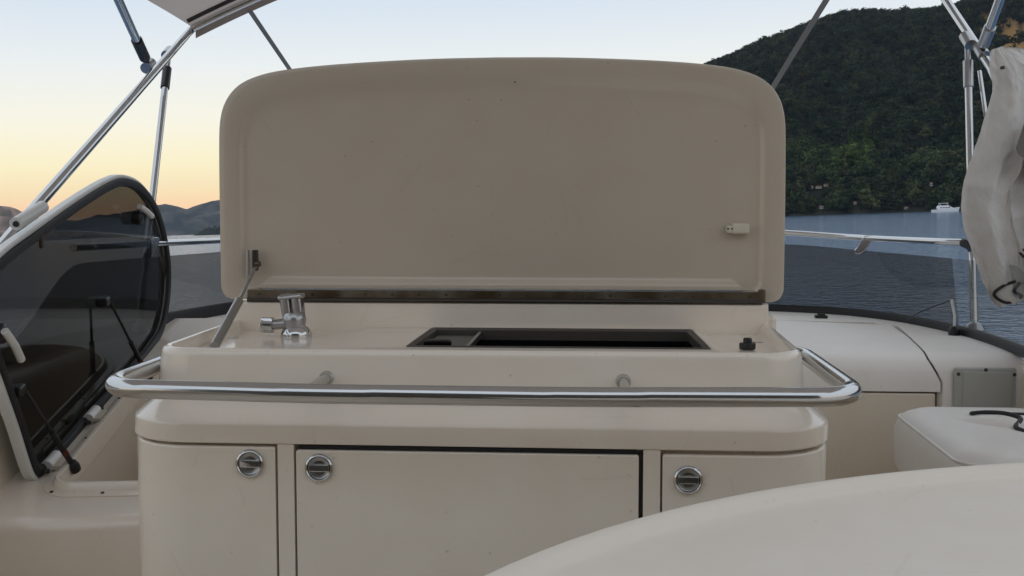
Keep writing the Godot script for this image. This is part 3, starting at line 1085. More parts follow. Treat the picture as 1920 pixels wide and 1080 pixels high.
	var kp := Vector3(0.474, 0.9685, -0.285)
	g.slab(v2(kn), kp, Vector3.RIGHT, Vector3.FORWARD, Vector3.UP, 0.012, 0.002, 2)
	g.lathe(kp + Vector3(0, 0.011, 0), Vector3.UP, [[0.008, 0.0], [0.008, 0.008], [0.006, 0.01], [0.0, 0.0105]], 14)
	part("control_knob", g, M.black_plastic, t, 40.0)
	# rail
	g = Geo.new()
	g.tube(fillet([Vector3(-0.50, 0.955, -0.40), Vector3(-0.562, 0.951, -0.36), Vector3(-0.5465, 0.948, 0.084), Vector3(-0.2, 0.945, 0.096), Vector3(0.2, 0.945, 0.096), Vector3(0.577, 0.948, 0.084), Vector3(0.588, 0.951, -0.36), Vector3(0.50, 0.955, -0.40)], 0.075, 10), 0.0146, 22)
	var rail := part("handrail", g, M.stainless, t, 60.0)
	for x in [-0.235, 0.243]:
		g = Geo.new()
		g.lathe(Vector3(x, 0.945, -0.053), Vector3.BACK, [[0.0125, 0.0], [0.012, 0.003], [0.0085, 0.007], [0.0075, 0.03], [0.0075, 0.148]], 18)
		part("standoff", g, M.stainless, rail, 40.0)

# ---------------------------------------------------------------- flybridge moulding
var gasket := [Vector2(-1.40, -0.95), Vector2(-1.425, -1.45), Vector2(-1.425, -1.85), Vector2(-1.408, -2.16), Vector2(-1.378, -2.48), Vector2(-1.315, -2.79), Vector2(-1.13, -3.0), Vector2(-0.8, -3.1), Vector2(-0.3, -3.14), Vector2(0.2, -3.14), Vector2(0.65, -3.08), Vector2(1.008, -2.986), Vector2(1.248, -2.85), Vector2(1.369, -2.69), Vector2(1.445, -2.5), Vector2(1.488, -2.269), Vector2(1.508, -2.013), Vector2(1.503, -1.774), Vector2(1.482, -1.517), Vector2(1.45, -1.2)]
var hn := Vector3(-1.209, 0.556, -0.922)
var hu := Vector3(-0.136, 0.196, -0.971).normalized()
var hs := Vector3(0.9903, 0.0, -0.1392)
var hup := Vector3(0.027, 0.981, 0.194).normalized()

func on_plinth(u: float, w: float, h := 0.0) -> Vector3:
	return hn + hu * u + hs * w + hup * h

func seam_x(z: float) -> float:
	return table_at([[1.36, 1.167], [1.50, 1.196], [2.2, 1.332], [2.374, 1.366], [2.5, 1.32]], -z)

func gasket_x(z: float) -> float:
	return table_at([[1.2, 1.455], [1.517, 1.482], [1.774, 1.503], [2.013, 1.508], [2.269, 1.488], [2.5, 1.445], [2.69, 1.369]], -z)

func build_moulding() -> void:
	var t := thing("flybridge_moulding", "cream moulded flybridge sides, dash and locker around the wet bar", "deck moulding", Vector3(0, 0.1, -1.0))
	# dash core under the locker lid
	var o := PackedVector2Array()
	o.append(Vector2(-0.55, 1.55))
	o.append(Vector2(1.44, 1.55))
	for k in range(gasket.size() - 2, 3, -1):
		o.append(Vector2(gasket[k].x, -gasket[k].y))
	o.append(Vector2(-1.395, 2.25))
	o.append(Vector2(-0.55, 2.32))
	var g := Geo.new()
	g.slab(o, Vector3(0, 0.1, 0), Vector3.RIGHT, Vector3.FORWARD, Vector3.UP, 0.68, 0.01, 2)
	part("dash_body", g, M.gelcoat_aged, t)
	# strip of dash behind the locker lid
	o = PackedVector2Array([Vector2(-0.56, 2.30), Vector2(-0.56, 2.585), Vector2(0.944, 2.582), Vector2(1.322, 2.503), Vector2(1.374, 2.378)])
	for z in [2.378, 2.5, 2.6, 2.69]:
		o.append(Vector2(gasket_x(-z) + 0.012, z))
	for k in range(12, 3, -1):
		o.append(Vector2(gasket[k].x, -gasket[k].y))
	o.append(Vector2(-1.41, 2.25))
	g = Geo.new()
	g.slab(o, Vector3(0, 0.781, 0), Vector3.RIGHT, Vector3.FORWARD, Vector3.UP, 0.019, 0.003, 2)
	part("dash_top", g, M.gelcoat_dash, t)
	# locker lid and the fixed piece beside it share one cross-section
	var prof := []
	for p in [[2.575, 0.800], [2.4, 0.800], [2.0, 0.801], [1.75, 0.8005], [1.62, 0.799], [1.575, 0.795], [1.540, 0.785], [1.521, 0.770], [1.514, 0.750], [1.511, 0.72], [1.5095, 0.692]]:
		prof.append(Vector2(p[0], p[1]))
	for q in 2:
		var fixed := q == 1
		var closed_prof := prof.duplicate()
		if fixed:
			closed_prof.append(Vector2(1.505, 0.5))
			closed_prof.append(Vector2(1.50, 0.12))
			closed_prof.append(Vector2(1.53, 0.12))
			closed_prof.append(Vector2(1.53, 0.5))
		closed_prof.append(Vector2(1.528, 0.692))
		closed_prof.append(Vector2(1.53, 0.75))
		closed_prof.append(Vector2(1.56, 0.784))
		closed_prof.append(Vector2(1.62, 0.786))
		closed_prof.append(Vector2(2.575, 0.786))
		var rings := []
		for k in range(9):
			var s := k / 8.0
			var ring := PackedVector3Array()
			for p in closed_prof:
				var zz: float = -p.x
				if fixed:
					zz = maxf(zz, -2.374)
				var xs: float = seam_x(zz) + clampf((0.79 - p.y) * 0.6, 0.0, 0.04)
				var a := xs + 0.007 if fixed else -0.552
				var b := gasket_x(zz) + 0.01 if fixed else xs
				if not fixed and zz < -2.49:
					b = lerpf(1.32, 0.944, clampf((-zz - 2.49) / 0.085, 0, 1))
				ring.append(Vector3(lerpf(a, b, s), p.y, zz))
			rings.append(ring)
		g = Geo.new()
		g.loft(rings)
		var lidp := part("dash_side" if fixed else "locker_lid", g, M.gelcoat_dash, t, 40.0)
		if not fixed:
			lidp.set_meta("label", "wide locker lid forming the dash top to the right of the bar")
	# front wall below the locker lid
	g = Geo.new()
	g.box(Vector3(0.335, 0.398, -1.527), Vector3(1.78, 0.576, 0.03), 0.004)
	part("dash_front", g, M.gelcoat_aged, t)
	# grey access panel with screws
	g = Geo.new()
	g.box(Vector3(1.362, 0.700, -1.503), Vector3(0.178, 0.135, 0.014), 0.006)
	var ap := part("access_panel", g, M.grey_plastic, t)
	ap.set_meta("label", "grey square access panel screwed to the dash front")
	g = Geo.new()
	g.box(Vector3(1.367, 0.697, -1.4955), Vector3(0.140, 0.118, 0.006), 0.0025)
	part("plate", g, M.grey_plastic, ap)
	for p in [Vector2(1.284, 0.748), Vector2(1.362, 0.761), Vector2(1.444, 0.748), Vector2(1.282, 0.645)]:
		g = Geo.new()
		g.lathe(Vector3(p.x, p.y, -1.4965), Vector3.BACK, [[0.0055, 0.0], [0.005, 0.002], [0.0, 0.003]], 10)
		part("screw", g, M.screw_dark, ap)
	# side walls
	for side in [[Vector2(-1.25, 4.0), Vector2(-1.25, 0.5), Vector2(-1.25, -0.5), Vector2(-1.265, -0.95), Vector2(-1.33, -1.5), Vector2(-1.40, -1.95), Vector2(-1.415, -2.26)], [Vector2(1.46, -1.49), Vector2(1.45, -0.9), Vector2(1.43, 0.0), Vector2(1.40, 2.0), Vector2(1.38, 4.0)]]:
		var inward := 1.0 if side[0].x < 0 else -1.0
		var rings := []
		var path := catmull(side, 4)
		for p in path:
			var ring := PackedVector3Array()
			for q in [[0.0, 0.05], [0.0, 0.74], [-0.006, 0.775], [-0.025, 0.797], [-0.05, 0.803], [-0.16, 0.803], [-0.19, 0.79], [-0.21, 0.75], [-0.26, 0.05]]:
				ring.append(Vector3(p.x + q[0] * inward, q[1], p.y))
			rings.append(ring)
		g = Geo.new()
		g.loft(rings)
		part("side_wall", g, M.gelcoat_aged, t, 45.0)
	# sloping plinth round the stair opening
	var open_o := hatch_opening()
	var n := open_o.size()
	var outer := PackedVector3Array()
	var inner := PackedVector3Array()
	var low := PackedVector3Array()
	for p in open_o:
		inner.append(on_plinth(p.x, p.y, 0.0))
		low.append(on_plinth(p.x, p.y, -0.05))
	var c := Vector2(0.45, 0.33)
	for p in open_o:
		var d: Vector2 = (p - c)
		var kx := 1e9
		if absf(d.x) > 1e-5:
			kx = ((1.36 if d.x > 0 else -0.235) - c.x) / d.x
		var ky := 1e9
		if absf(d.y) > 1e-5:
			ky = ((0.80 if d.y > 0 else -0.10) - c.y) / d.y
		var e := c + d * minf(kx, ky)
		outer.append(on_plinth(e.x, e.y, 0.0))
	# snap the four corners
	for cr in [Vector2(-0.235, -0.10), Vector2(1.36, -0.10), Vector2(1.36, 0.80), Vector2(-0.235, 0.80)]:
		var best := 0
		var w: Vector3 = on_plinth(cr.x, cr.y)
		for i in n:
			if outer[i].distance_to(w) < outer[best].distance_to(w):
				best = i
		outer[best] = w
	var edge := PackedVector3Array()
	var foot := PackedVector3Array()
	var foot2 := PackedVector3Array()
	for i in n:
		var q := outer[i]
		var nearness := (q - hn).dot(hu)
		var fw := Vector3(0, 0, 0.02) if nearness < -0.2 else Vector3.ZERO
		edge.append(q + fw * 0.8 - Vector3(0, 0.012, 0))
		foot.append(q + fw * 1.4 - Vector3(0, 0.04, 0))
		foot2.append(Vector3(q.x, 0.1, q.z + fw.z * 2.0))
	g = Geo.new()
	g.loft([low, inner, outer, edge, foot, foot2], true, false, false)
	var plinth := part("hatch_plinth", g, M.gelcoat, t, 40.0, false)
	# raised rim of the opening
	g = Geo.new()
	var rr := []
	for q in [[0.034, 0.001], [0.034, 0.003], [0.031, 0.005], [0.014, 0.007], [0.010, 0.016], [0.004, 0.024], [-0.004, 0.024], [-0.006, 0.02], [-0.006, -0.03], [0.004, -0.03]]:
		var ring := PackedVector3Array()
		var io := Geo.inset(open_o, -q[0])
		for p in io:
			ring.append(on_plinth(p.x, p.y, q[1]))
		rr.append(ring)
	g.loft(rr, true, false, false, true)
	var rim := part("hatch_rim", g, M.gelcoat, t, 35.0)
	for p in [Vector2(-0.138, 0.20), Vector2(-0.138, 0.30), Vector2(-0.138, 0.42), Vector2(-0.128, 0.075), Vector2(0.2, 0.05), Vector2(0.5, 0.05)]:
		g = Geo.new()
		g.lathe(on_plinth(p.x, p.y, 0.0055), hup, [[0.005, 0.0], [0.0045, 0.002], [0.0, 0.0025]], 8)
		part("screw", g, M.screw_dark, rim)
	# stairwell lining
	g = Geo.new()
	var a1 := PackedVector3Array()
	var a2 := PackedVector3Array()
	for p in Geo.inset(open_o, -0.008):
		var q := on_plinth(p.x, p.y, -0.031)
		a1.append(q)
		a2.append(Vector3(q.x, -0.9, q.z))
	g.loft([a1, a2], true, false, true)
	part("stairwell", g, M.gelcoat_aged, t, 35.0, false)

func hatch_opening() -> PackedVector2Array:
	# (u along the hinge, w inboard): square near end, round far end
	var o := PackedVector2Array()
	var u0 := -0.115
	var w0 := 0.072
	var w1 := 0.60
	var r := 0.05
	for k in range(7):
		var a := PI + PI / 2 * k / 6.0
		o.append(Vector2(u0 + r + r * cos(a), w0 + r + r * sin(a)))
	for u in [0.1, 0.3, 0.5, 0.62]:
		o.append(Vector2(u, w0))
	var rad := (w1 - w0) / 2
	for k in range(1, 20):
		var a := -PI / 2 + PI * k / 20.0
		o.append(Vector2(0.72 + rad * cos(a), (w0 + w1) / 2 + rad * sin(a)))
	for u in [0.62, 0.4, 0.15]:
		o.append(Vector2(u, w1))
	for k in range(7):
		var a := PI / 2 + PI / 2 * k / 6.0
		o.append(Vector2(u0 + r + r * cos(a), w1 - r + r * sin(a)))
	return o

func build_stair_hatch() -> void:
	var t := thing("stair_hatch", "smoked acrylic stair hatch swung upright in a white frame on two gas struts", "hatch", hn)
	var out_pts := [Vector2(-0.02, -0.012), Vector2(0.12, -0.018), Vector2(0.34, -0.018), Vector2(0.72, -0.026), Vector2(1.03, -0.016), Vector2(1.17, 0.01), Vector2(1.275, 0.098), Vector2(1.325, 0.214), Vector2(1.30, 0.343), Vector2(1.215, 0.47), Vector2(1.06, 0.574), Vector2(0.884, 0.630), Vector2(0.72, 0.645), Vector2(0.437, 0.637), Vector2(0.122, 0.617), Vector2(-0.076, 0.602), Vector2(-0.18, 0.575), Vector2(-0.225, 0.51), Vector2(-0.21, 0.40), Vector2(-0.165, 0.282), Vector2(-0.119, 0.165), Vector2(-0.08, 0.05), Vector2(-0.055, 0.005)]
	var o := v2(catmull(out_pts, 5, true))
	var face := func(p: Vector2, d: float) -> Vector3: return hn + hu * p.x + hup * p.y + hs * d
	# frame: swept section, inboard face at +d
	var g := Geo.new()
	var rings := []
	for q in [[0.0, -0.014], [0.003, -0.018], [0.024, -0.018], [0.030, -0.014], [0.030, 0.0], [0.020, 0.008], [0.006, 0.010], [0.0, 0.006]]:
		var ring := PackedVector3Array()
		for p in Geo.inset(o, q[0]):
			ring.append(face.call(p, q[1]))
		rings.append(ring)
	g.loft(rings, true, false, false, true)
	part("frame", g, M.white_plastic, t, 45.0)
	g = Geo.new()
	rings = []
	for q in [[0.010, 0.0101], [0.012, 0.016], [0.026, 0.019], [0.036, 0.014], [0.038, 0.004], [0.014, 0.004]]:
		var ring := PackedVector3Array()
		for p in Geo.inset(o, q[0]):
			ring.append(face.call(p, q[1]))
		rings.append(ring)
	g.loft(rings, true, false, false, true)
	part("gasket", g, M.black_rubber, t, 45.0)
	g = Geo.new()
	var ring := PackedVector3Array()
	for p in Geo.inset(o, 0.024):
		ring.append(face.call(p, -0.003))
	g.cap(ring, false)
	part("pane", g, M.smoked_acrylic, t, 35.0, false)
	# catches: black blocks with pale levers
	for c in [[Vector2(0.955, 0.475), Vector2(0.914, 0.521), Vector2(1.044, 0.462)], [Vector2(-0.165, 0.425), Vector2(-0.185, 0.437), Vector2(-0.117, 0.344)]]:
		g = Geo.new()
		var at: Vector3 = face.call(c[0], 0.012)
		g.lathe(at, hs, [[0.024, -0.012], [0.024, 0.012], [0.018, 0.018], [0.0, 0.019]], 16)
		var cb := part("catch", g, M.black_plastic, t, 45.0)
		g = Geo.new()
		g.tube(v3([face.call(c[1], 0.036), face.call(c[1].lerp(c[2], 0.5), 0.04), face.call(c[2], 0.036)]), 0.0095, 10)
		part("lever", g, M.white_plastic, cb, 45.0)
	# hinges
	for u in [0.351, 0.033]:
		g = Geo.new()
		g.tube(v3([on_plinth(u - 0.035, 0.018, 0.014), on_plinth(u + 0.035, 0.018, 0.014)]), 0.016, 12)
		var h := part("hinge", g, M.white_plastic, t)
		g = Geo.new()
		g.box(on_plinth(u, 0.034, 0.010), Vector3(0.035, 0.012, 0.07), 0.003, Basis(hs, hup, -hu))
		part("leaf", g, M.cream_plastic, h)
		for k in 2:
			g = Geo.new()
			g.lathe(on_plinth(u - 0.055 + 0.11 * k, 0.02, 0.012), hs, [[0.007, 0.0], [0.006, 0.012], [0.0, 0.013]], 8)
			part("hinge_screw", g, M.screw_dark, h)
	# struts
	for s in [[Vector2(0.568, 0.294), 0.69], [Vector2(-0.092, 0.26), 0.006]]:
		var a: Vector3 = face.call(s[0], 0.026)
		var b := on_plinth(s[1], 0.082, 0.012)
		g = Geo.new()
		g.tube(v3([a, a.lerp(b, 0.55)]), 0.0042, 10)
		var st := part("gas_strut", g, M.black_plastic, t)
		g = Geo.new()
		g.tube(v3([a.lerp(b, 0.54), b]), 0.0078, 10)
		part("cylinder", g, M.black_plastic, st)
		g = Geo.new()
		g.lathe(b, (b - a).normalized(), [[0.0, -0.018], [0.013, -0.012], [0.016, 0.0], [0.014, 0.016], [0.0, 0.022]], 14)
		part("end_fitting", g, M.black_plastic, st, 50.0)
		g = Geo.new()
		g.tube(v3([a.lerp(b, 0.78), a.lerp(b, 0.84)]), 0.0084, 10)
		part("band", g, M.red_plastic, st)
		g = Geo.new()
		g.box(face.call(s[0] + Vector2(-0.012, 0.002), 0.010), Vector3(0.036, 0.026, 0.036), 0.006, Basis(hs, hup, -hu))
		part("socket", g, M.black_plastic, st)
	# white roller clip and brass tab on the upper edge
	g = Geo.new()
	g.tube(v3([face.call(Vector2(0.03, 0.642), 0.0), face.call(Vector2(0.20, 0.652), 0.0)]), 0.0165, 16)
	var clip := part("edge_clip", g, M.white_plastic, t, 45.0)
	g = Geo.new()
	g.lathe(face.call(Vector2(0.028, 0.642), 0.0), -hu, [[0.008, 0.0], [0.007, 0.003], [0.0, 0.003]], 10)
	part("bore", g, M.black_plastic, clip)
	g = Geo.new()
	g.box(face.call(Vector2(0.133, 0.578), 0.014), Vector3(0.01, 0.04, 0.012), 0.003, Basis(hs, hup, -hu))
	part("tab", g, M.corroded_hinge, t)

# ---------------------------------------------------------------- windscreen
func build_windscreen() -> void:
	var t := thing("windscreen", "low tinted acrylic windscreen in a black gasket with a stainless rail", "windscreen", Vector3(0.05, 0.8, -3.1))
	var path := catmull(gasket, 6)
	# gasket strip
	var g := Geo.new()
	var rings := []
	for i in path.size():
		var a: Vector2 = path[maxi(i - 1, 0)]
		var b: Vector2 = path[mini(i + 1, path.size() - 1)]
		var d := (b - a).normalized()
		var inn := Vector2(-d.y, d.x)
		var hh := 0.048 if path[i].x < -0.5 else lerpf(0.048, 0.03, clampf((path[i].x + 0.5) / 1.2, 0, 1))
		var ring := PackedVector3Array()
		for q in [[0.014, 0.799], [0.013, 0.8 + hh * 0.7], [0.006, 0.8 + hh], [-0.006, 0.8 + hh], [-0.012, 0.8 + hh * 0.7], [-0.014, 0.799]]:
			ring.append(Vector3(path[i].x + inn.x * q[0], q[1], path[i].y + inn.y * q[0]))
		rings.append(ring)
	g.loft(rings)
	part("gasket", g, M.black_rubber, t, 40.0)
	# acrylic panels: port side, front, starboard side; the top leans a little inwards
	var split := [0, 0, 0, 0]
	split[1] = 5
	for i in path.size():
		if path[i].x < 0 and path[i].y > -1.5:
			split[1] = i
		if path[i].x < 1.53 and path[i].x > 1.0 and path[i].y < -2.06:
			split[2] = i
	split[3] = path.size() - 1
	for k in 3:
		var from: int = split[k]
		var to: int = split[k + 1]
		g = Geo.new()
		var outer := []
		for face in 2:
			var low := PackedVector3Array()
			var high := PackedVector3Array()
			for i in range(from, to + 1):
				var p: Vector2 = path[i]
				var c := (Vector2(0.05, -1.6) - p).normalized()
				var off := c * (0.003 if face == 0 else -0.003)
				var x := absf(p.x - 0.05)
				var top := 1.097 - 0.03 * smoothstep(1.0, 1.5, x)
				top = lerpf(top, 0.86, smoothstep(-1.5, -1.0, p.y))
				low.append(Vector3(p.x + off.x, 0.815, p.y + off.y))
				high.append(Vector3(p.x + off.x + c.x * 0.04, top, p.y + off.y + c.y * 0.04))
			outer.append([low, high])
		var loops := []
		for i in outer[0][0].size():
			loops.append(v3([outer[0][0][i], outer[0][1][i], outer[1][1][i], outer[1][0][i]]))
		# a single smooth sheet is enough for a pane of 6 mm
		g.loft([outer[0][0], outer[0][1]], false)
		part("screen_panel", g, M.tinted_screen if k != 2 else M.pale_screen, t, 60.0, false)
	# rail
	var rp := []
	for i in range(split[1], split[2] - 1):
		var p: Vector2 = path[i]
		var c := (Vector2(0.05, -1.6) - p).normalized()
		var x := absf(p.x - 0.05)
		var y := 1.150 - 0.026 * smoothstep(0.9, 1.45, x)
		if p.x < 0:
			y -= 0.008
		rp.append(Vector3(p.x + c.x * 0.045, y, p.y + c.y * 0.045))
	rp.append(Vector3(1.508, 1.123, -2.09))
	g = Geo.new()
	g.tube(v3(rp), 0.0125, 14)
	var rail := part("rail", g, M.stainless, t, 60.0)
	g = Geo.new()
	g.tube(v3([Vector3(1.505, 1.123, -2.10), Vector3(1.518, 1.112, -2.07), Vector3(1.524, 1.10, -2.062)]), 0.016, 10)
	part("end_fitting", g, M.black_plastic, rail)
	# brackets: curved tabs from rail to screen
	for b in [Vector2(1.345, -2.66), Vector2(-0.95, -3.02), Vector2(0.1, -3.1), Vector2(-1.37, -2.0)]:
		var at := Vector3(b.x, 1.136, b.y)
		var inw := (Vector3(0.05, 0, -1.6) - Vector3(b.x, 0, b.y)).normalized()
		g = Geo.new()
		var tan := inw.cross(Vector3.UP)
		var outl := catmull([Vector2(-0.02, 0.0), Vector2(0.022, 0.0), Vector2(0.008, -0.032), Vector2(-0.02, -0.062), Vector2(-0.05, -0.075), Vector2(-0.066, -0.06), Vector2(-0.045, -0.038)], 4, true)
		g.slab(v2(outl), at + inw * 0.012, tan * -1.0 if tan.x < 0 else tan, Vector3.UP, inw, 0.006, 0.002, 2)
		part("bracket", g, M.stainless, rail)

func build_dash_bits() -> void:
	var at := Vector3(1.152, 0.8, -2.66)
	var t := thing("deck_catch", "small black catch on the white dash below the windscreen", "catch", at)
	var g := Geo.new()
	g.box(at + Vector3(0, 0.007, 0), Vector3(0.05, 0.012, 0.03), 0.004)
	part("body", g, M.black_plastic, t)
	g = Geo.new()
	g.box(at + Vector3(0, 0.016, 0.004), Vector3(0.03, 0.008, 0.014), 0.003)
	part("tongue", g, M.black_plastic, t)
	at = Vector3(1.47, 0.83, -2.06)
	t = thing("whip_aerial", "short white pin aerial with a thin black wire behind the windscreen gasket", "aerial", at)
	g = Geo.new()
	g.tube(v3([at, at + Vector3(0.0, 0.04, 0), at + Vector3(-0.012, 0.095, 0)]), 0.005, 8)
	part("pin", g, M.white_plastic, t)
	g = Geo.new()
	g.lathe(at + Vector3(0, -0.03, 0), Vector3.UP, [[0.02, 0.0], [0.02, 0.02], [0.012, 0.032], [0.0, 0.033]], 12)
	part("base", g, M.black_plastic, t)
	g = Geo.new()
	g.tube(v3(catmull([at + Vector3(-0.013, 0.093, 0), at + Vector3(-0.06, 0.065, -0.05), at + Vector3(-0.10, 0.035, -0.1), at + Vector3(-0.12, 0.005, -0.14)], 5)), 0.0022, 6)
	part("wire", g, M.black_plastic, t)

# ---------------------------------------------------------------- bimini
func bimini_y(x: float, z: float) -> float:
	var q := (x - 0.05) / 1.6
	return 2.046 + 0.12 * (q + 1.0) + 0.36 * (1.0 - q * q) + 0.05 * sin(clampf((z + 2.9) / 3.8, 0, 1) * PI)

func build_bimini() -> void:
	var t := thing("bimini_top", "grey canvas bimini on stainless bows above the flybridge", "bimini", Vector3(0.05, 0.8, -1.0))
	# canvas: one sheet of cloth, sagging a little between the bows
	var nx := 40
	var nz := 40
	var g := Geo.new()
	var rings := []
	for j in nz + 1:
		var s := float(j) / nz
		var ring := PackedVector3Array()
		for i in nx + 1:
			var q := -1.0 + 2.0 * i / nx
			var x := 0.05 + q * (1.596 - 0.03 * sin(s * PI))
			var z := -2.92 - 0.10 * (1.0 - q * q) + 3.8 * s
			ring.append(Vector3(x, bimini_y(x, z) - 0.02 * pow(sin(s * PI * 2.0), 2.0), z))
		rings.append(ring)
	g.loft(rings, false)
	var canvas := part("canopy", g, M.canvas, t, 60.0, false)
	# hem hanging along the front edge, and the dark seam of the bow pocket
	g = Geo.new()
	rings = []
	for i in nx + 1:
		var q := -1.0 + 2.0 * i / nx
		var x := 0.05 + q * 1.598
		var z := -2.92 - 0.10 * (1.0 - q * q)
		var y := bimini_y(x, z)
		rings.append(v3([Vector3(x, y + 0.002, z - 0.004), Vector3(x, y + 0.002, z), Vector3(x * 1.002, y - 0.035, z - 0.008), Vector3(x * 1.002, y - 0.035, z - 0.012)]))
	g.loft(rings)
	part("hem", g, M.canvas, canvas)
	g = Geo.new()
	var sp := []
	for i in nx + 1:
		var q := -0.985 + 1.97 * i / nx
		var x := 0.05 + q * 1.596
		var z := -2.76 - 0.10 * (1.0 - q * q)
		sp.append(Vector3(x, bimini_y(x, z) - 0.012, z))
	g.tube(v3(sp), 0.009, 8)
	part("seam", g, M.seam_dark, canvas)
	for side in [-1.0, 1.0]:
		var mx := func(p: Vector3) -> Vector3: return p if side < 0 else Vector3(0.1 - p.x, p.y, p.z)
		# main bow leg
		var top: Vector3 = mx.call(Vector3(-1.552, 2.07, -2.93))
		var foot: Vector3 = mx.call(Vector3(-1.315, 0.80, -0.42))
		var mid: Vector3 = mx.call(Vector3(-1.372, 1.19, -1.154))
		if side > 0:
			top = Vector3(1.621, 2.30, -2.99)
			mid = Vector3(1.665, 1.75, -2.308)
			foot = Vector3(1.54, 0.80, -1.0)
		g = Geo.new()
		g.tube(v3([foot, mid, top]), 0.0165, 16)
		var leg := part("bow_leg", g, M.stainless, t)
		g = Geo.new()
		g.lathe(foot + Vector3(0, -0.003, 0), Vector3.UP, [[0.04, 0.0], [0.04, 0.008], [0.024, 0.012], [0.022, 0.05], [0.0, 0.055]], 16)
		part("foot", g, M.dull_steel, leg)
		var dir := (top - mid).normalized()
		# second bow rising aft
		var b2: Vector3 = mx.call(Vector3(-1.552, 1.815, -2.425))
		var u2: Vector3 = mx.call(Vector3(-1.44, 2.09, -1.78))
		if side > 0:
			b2 = Vector3(1.66, 1.83, -2.40)
			u2 = Vector3(1.60, 2.09, -1.95)
		g = Geo.new()
		g.tube(v3([b2 + (u2 - b2) * 0.12, u2]), 0.0165, 14)
		var bow := part("aft_bow", g, M.stainless, t)
		g = Geo.new()
		g.tube(v3([b2 + (u2 - b2) * 0.08, b2 + (u2 - b2) * 0.26]), 0.0215, 14)
		part("sleeve", g, M.black_plastic if side < 0 else M.dull_steel, bow)
		g = Geo.new()
		g.tube(v3([b2, b2 + (u2 - b2) * 0.12]), 0.012, 10)
		part("knuckle", g, M.black_plastic, bow)
		g = Geo.new()
		g.tube(v3([b2 - dir * 0.035, b2 + dir * 0.035]), 0.0225, 14)
		part("clamp", g, M.dull_steel, leg)
		# props down to the side deck
		var pt: Vector3 = Vector3(-1.556, 1.90, -2.64)
		var pb: Vector3 = Vector3(-1.40, 0.803, -1.93)
		if side > 0:
			pt = Vector3(1.634, 1.885, -2.47)
			pb = Vector3(1.59, 0.803, -2.2)
		g = Geo.new()
		g.tube(v3([pt - dir * 0.04, pt + dir * 0.03]), 0.0225, 14)
		part("clamp", g, M.dull_steel, leg)
		var dn := (pb - pt).normalized()
		g = Geo.new()
		g.tube(v3([pt, pt + dn * 0.09]), 0.011, 10)
		part("toggle", g, M.dull_steel, leg)
		g = Geo.new()
		g.tube(v3([pt + dn * 0.09, pb]), 0.0135, 14)
		var prop := part("prop", g, M.stainless, t)
		g = Geo.new()
		g.tube(v3([pt + dn * 0.085, pt + dn * 0.19]), 0.0185, 14)
		part("sleeve", g, M.black_plastic if side < 0 else M.dull_steel, prop)
		g = Geo.new()
		g.lathe(pb + Vector3(0, -0.003, 0), Vector3.UP, [[0.035, 0.0], [0.035, 0.008], [0.02, 0.03], [0.0, 0.04]], 14)
		part("foot", g, M.dull_steel, prop)
		if side > 0:
			g = Geo.new()
			g.tube(v3([pt + Vector3(0.04, -0.12, 0.02), pt + (pb - pt) * 0.5 + Vector3(0.075, 0, 0.03)]), 0.008, 10)
			part("prop", g, M.stainless, t)
		# strap forward to the deck
		var s0 := Vector3(-1.305, 2.13, -2.94) if side < 0 else Vector3(1.25, 2.19, -3.02)
		var s1 := Vector3(-1.33, 1.955, -3.70) if side < 0 else Vector3(1.13, 1.84, -3.86)
		var s2 := s0 + (s1 - s0) * 4.6
		g = Geo.new()
		var ring_a := []
		var sd := (s2 - s0).normalized()
		var wx := sd.cross(Vector3.BACK).normalized()
		var wy := sd.cross(wx)
		for p in [s0, s1, s2]:
			ring_a.append(v3([p + wx * 0.013 + wy * 0.0015, p - wx * 0.013 + wy * 0.0015, p - wx * 0.013 - wy * 0.0015, p + wx * 0.013 - wy * 0.0015]))
		g.loft(ring_a)
		part("strap", g, M.strap_web, t)
	# front bow in its pocket and the two bows overhead
	for zz in [-2.84, -0.9, 0.92]:
		g = Geo.new()
		var bp := []
		for i in 25:
			var q := -0.99 + 1.98 * i / 24.0
			var x := 0.05 + q * 1.596
			var z: float = zz - 0.10 * (1.0 - q * q)
			bp.append(Vector3(x, bimini_y(x, z) - 0.02, z))
		g.tube(v3(bp), 0.0165, 12)
		part("bow", g, M.stainless, t)

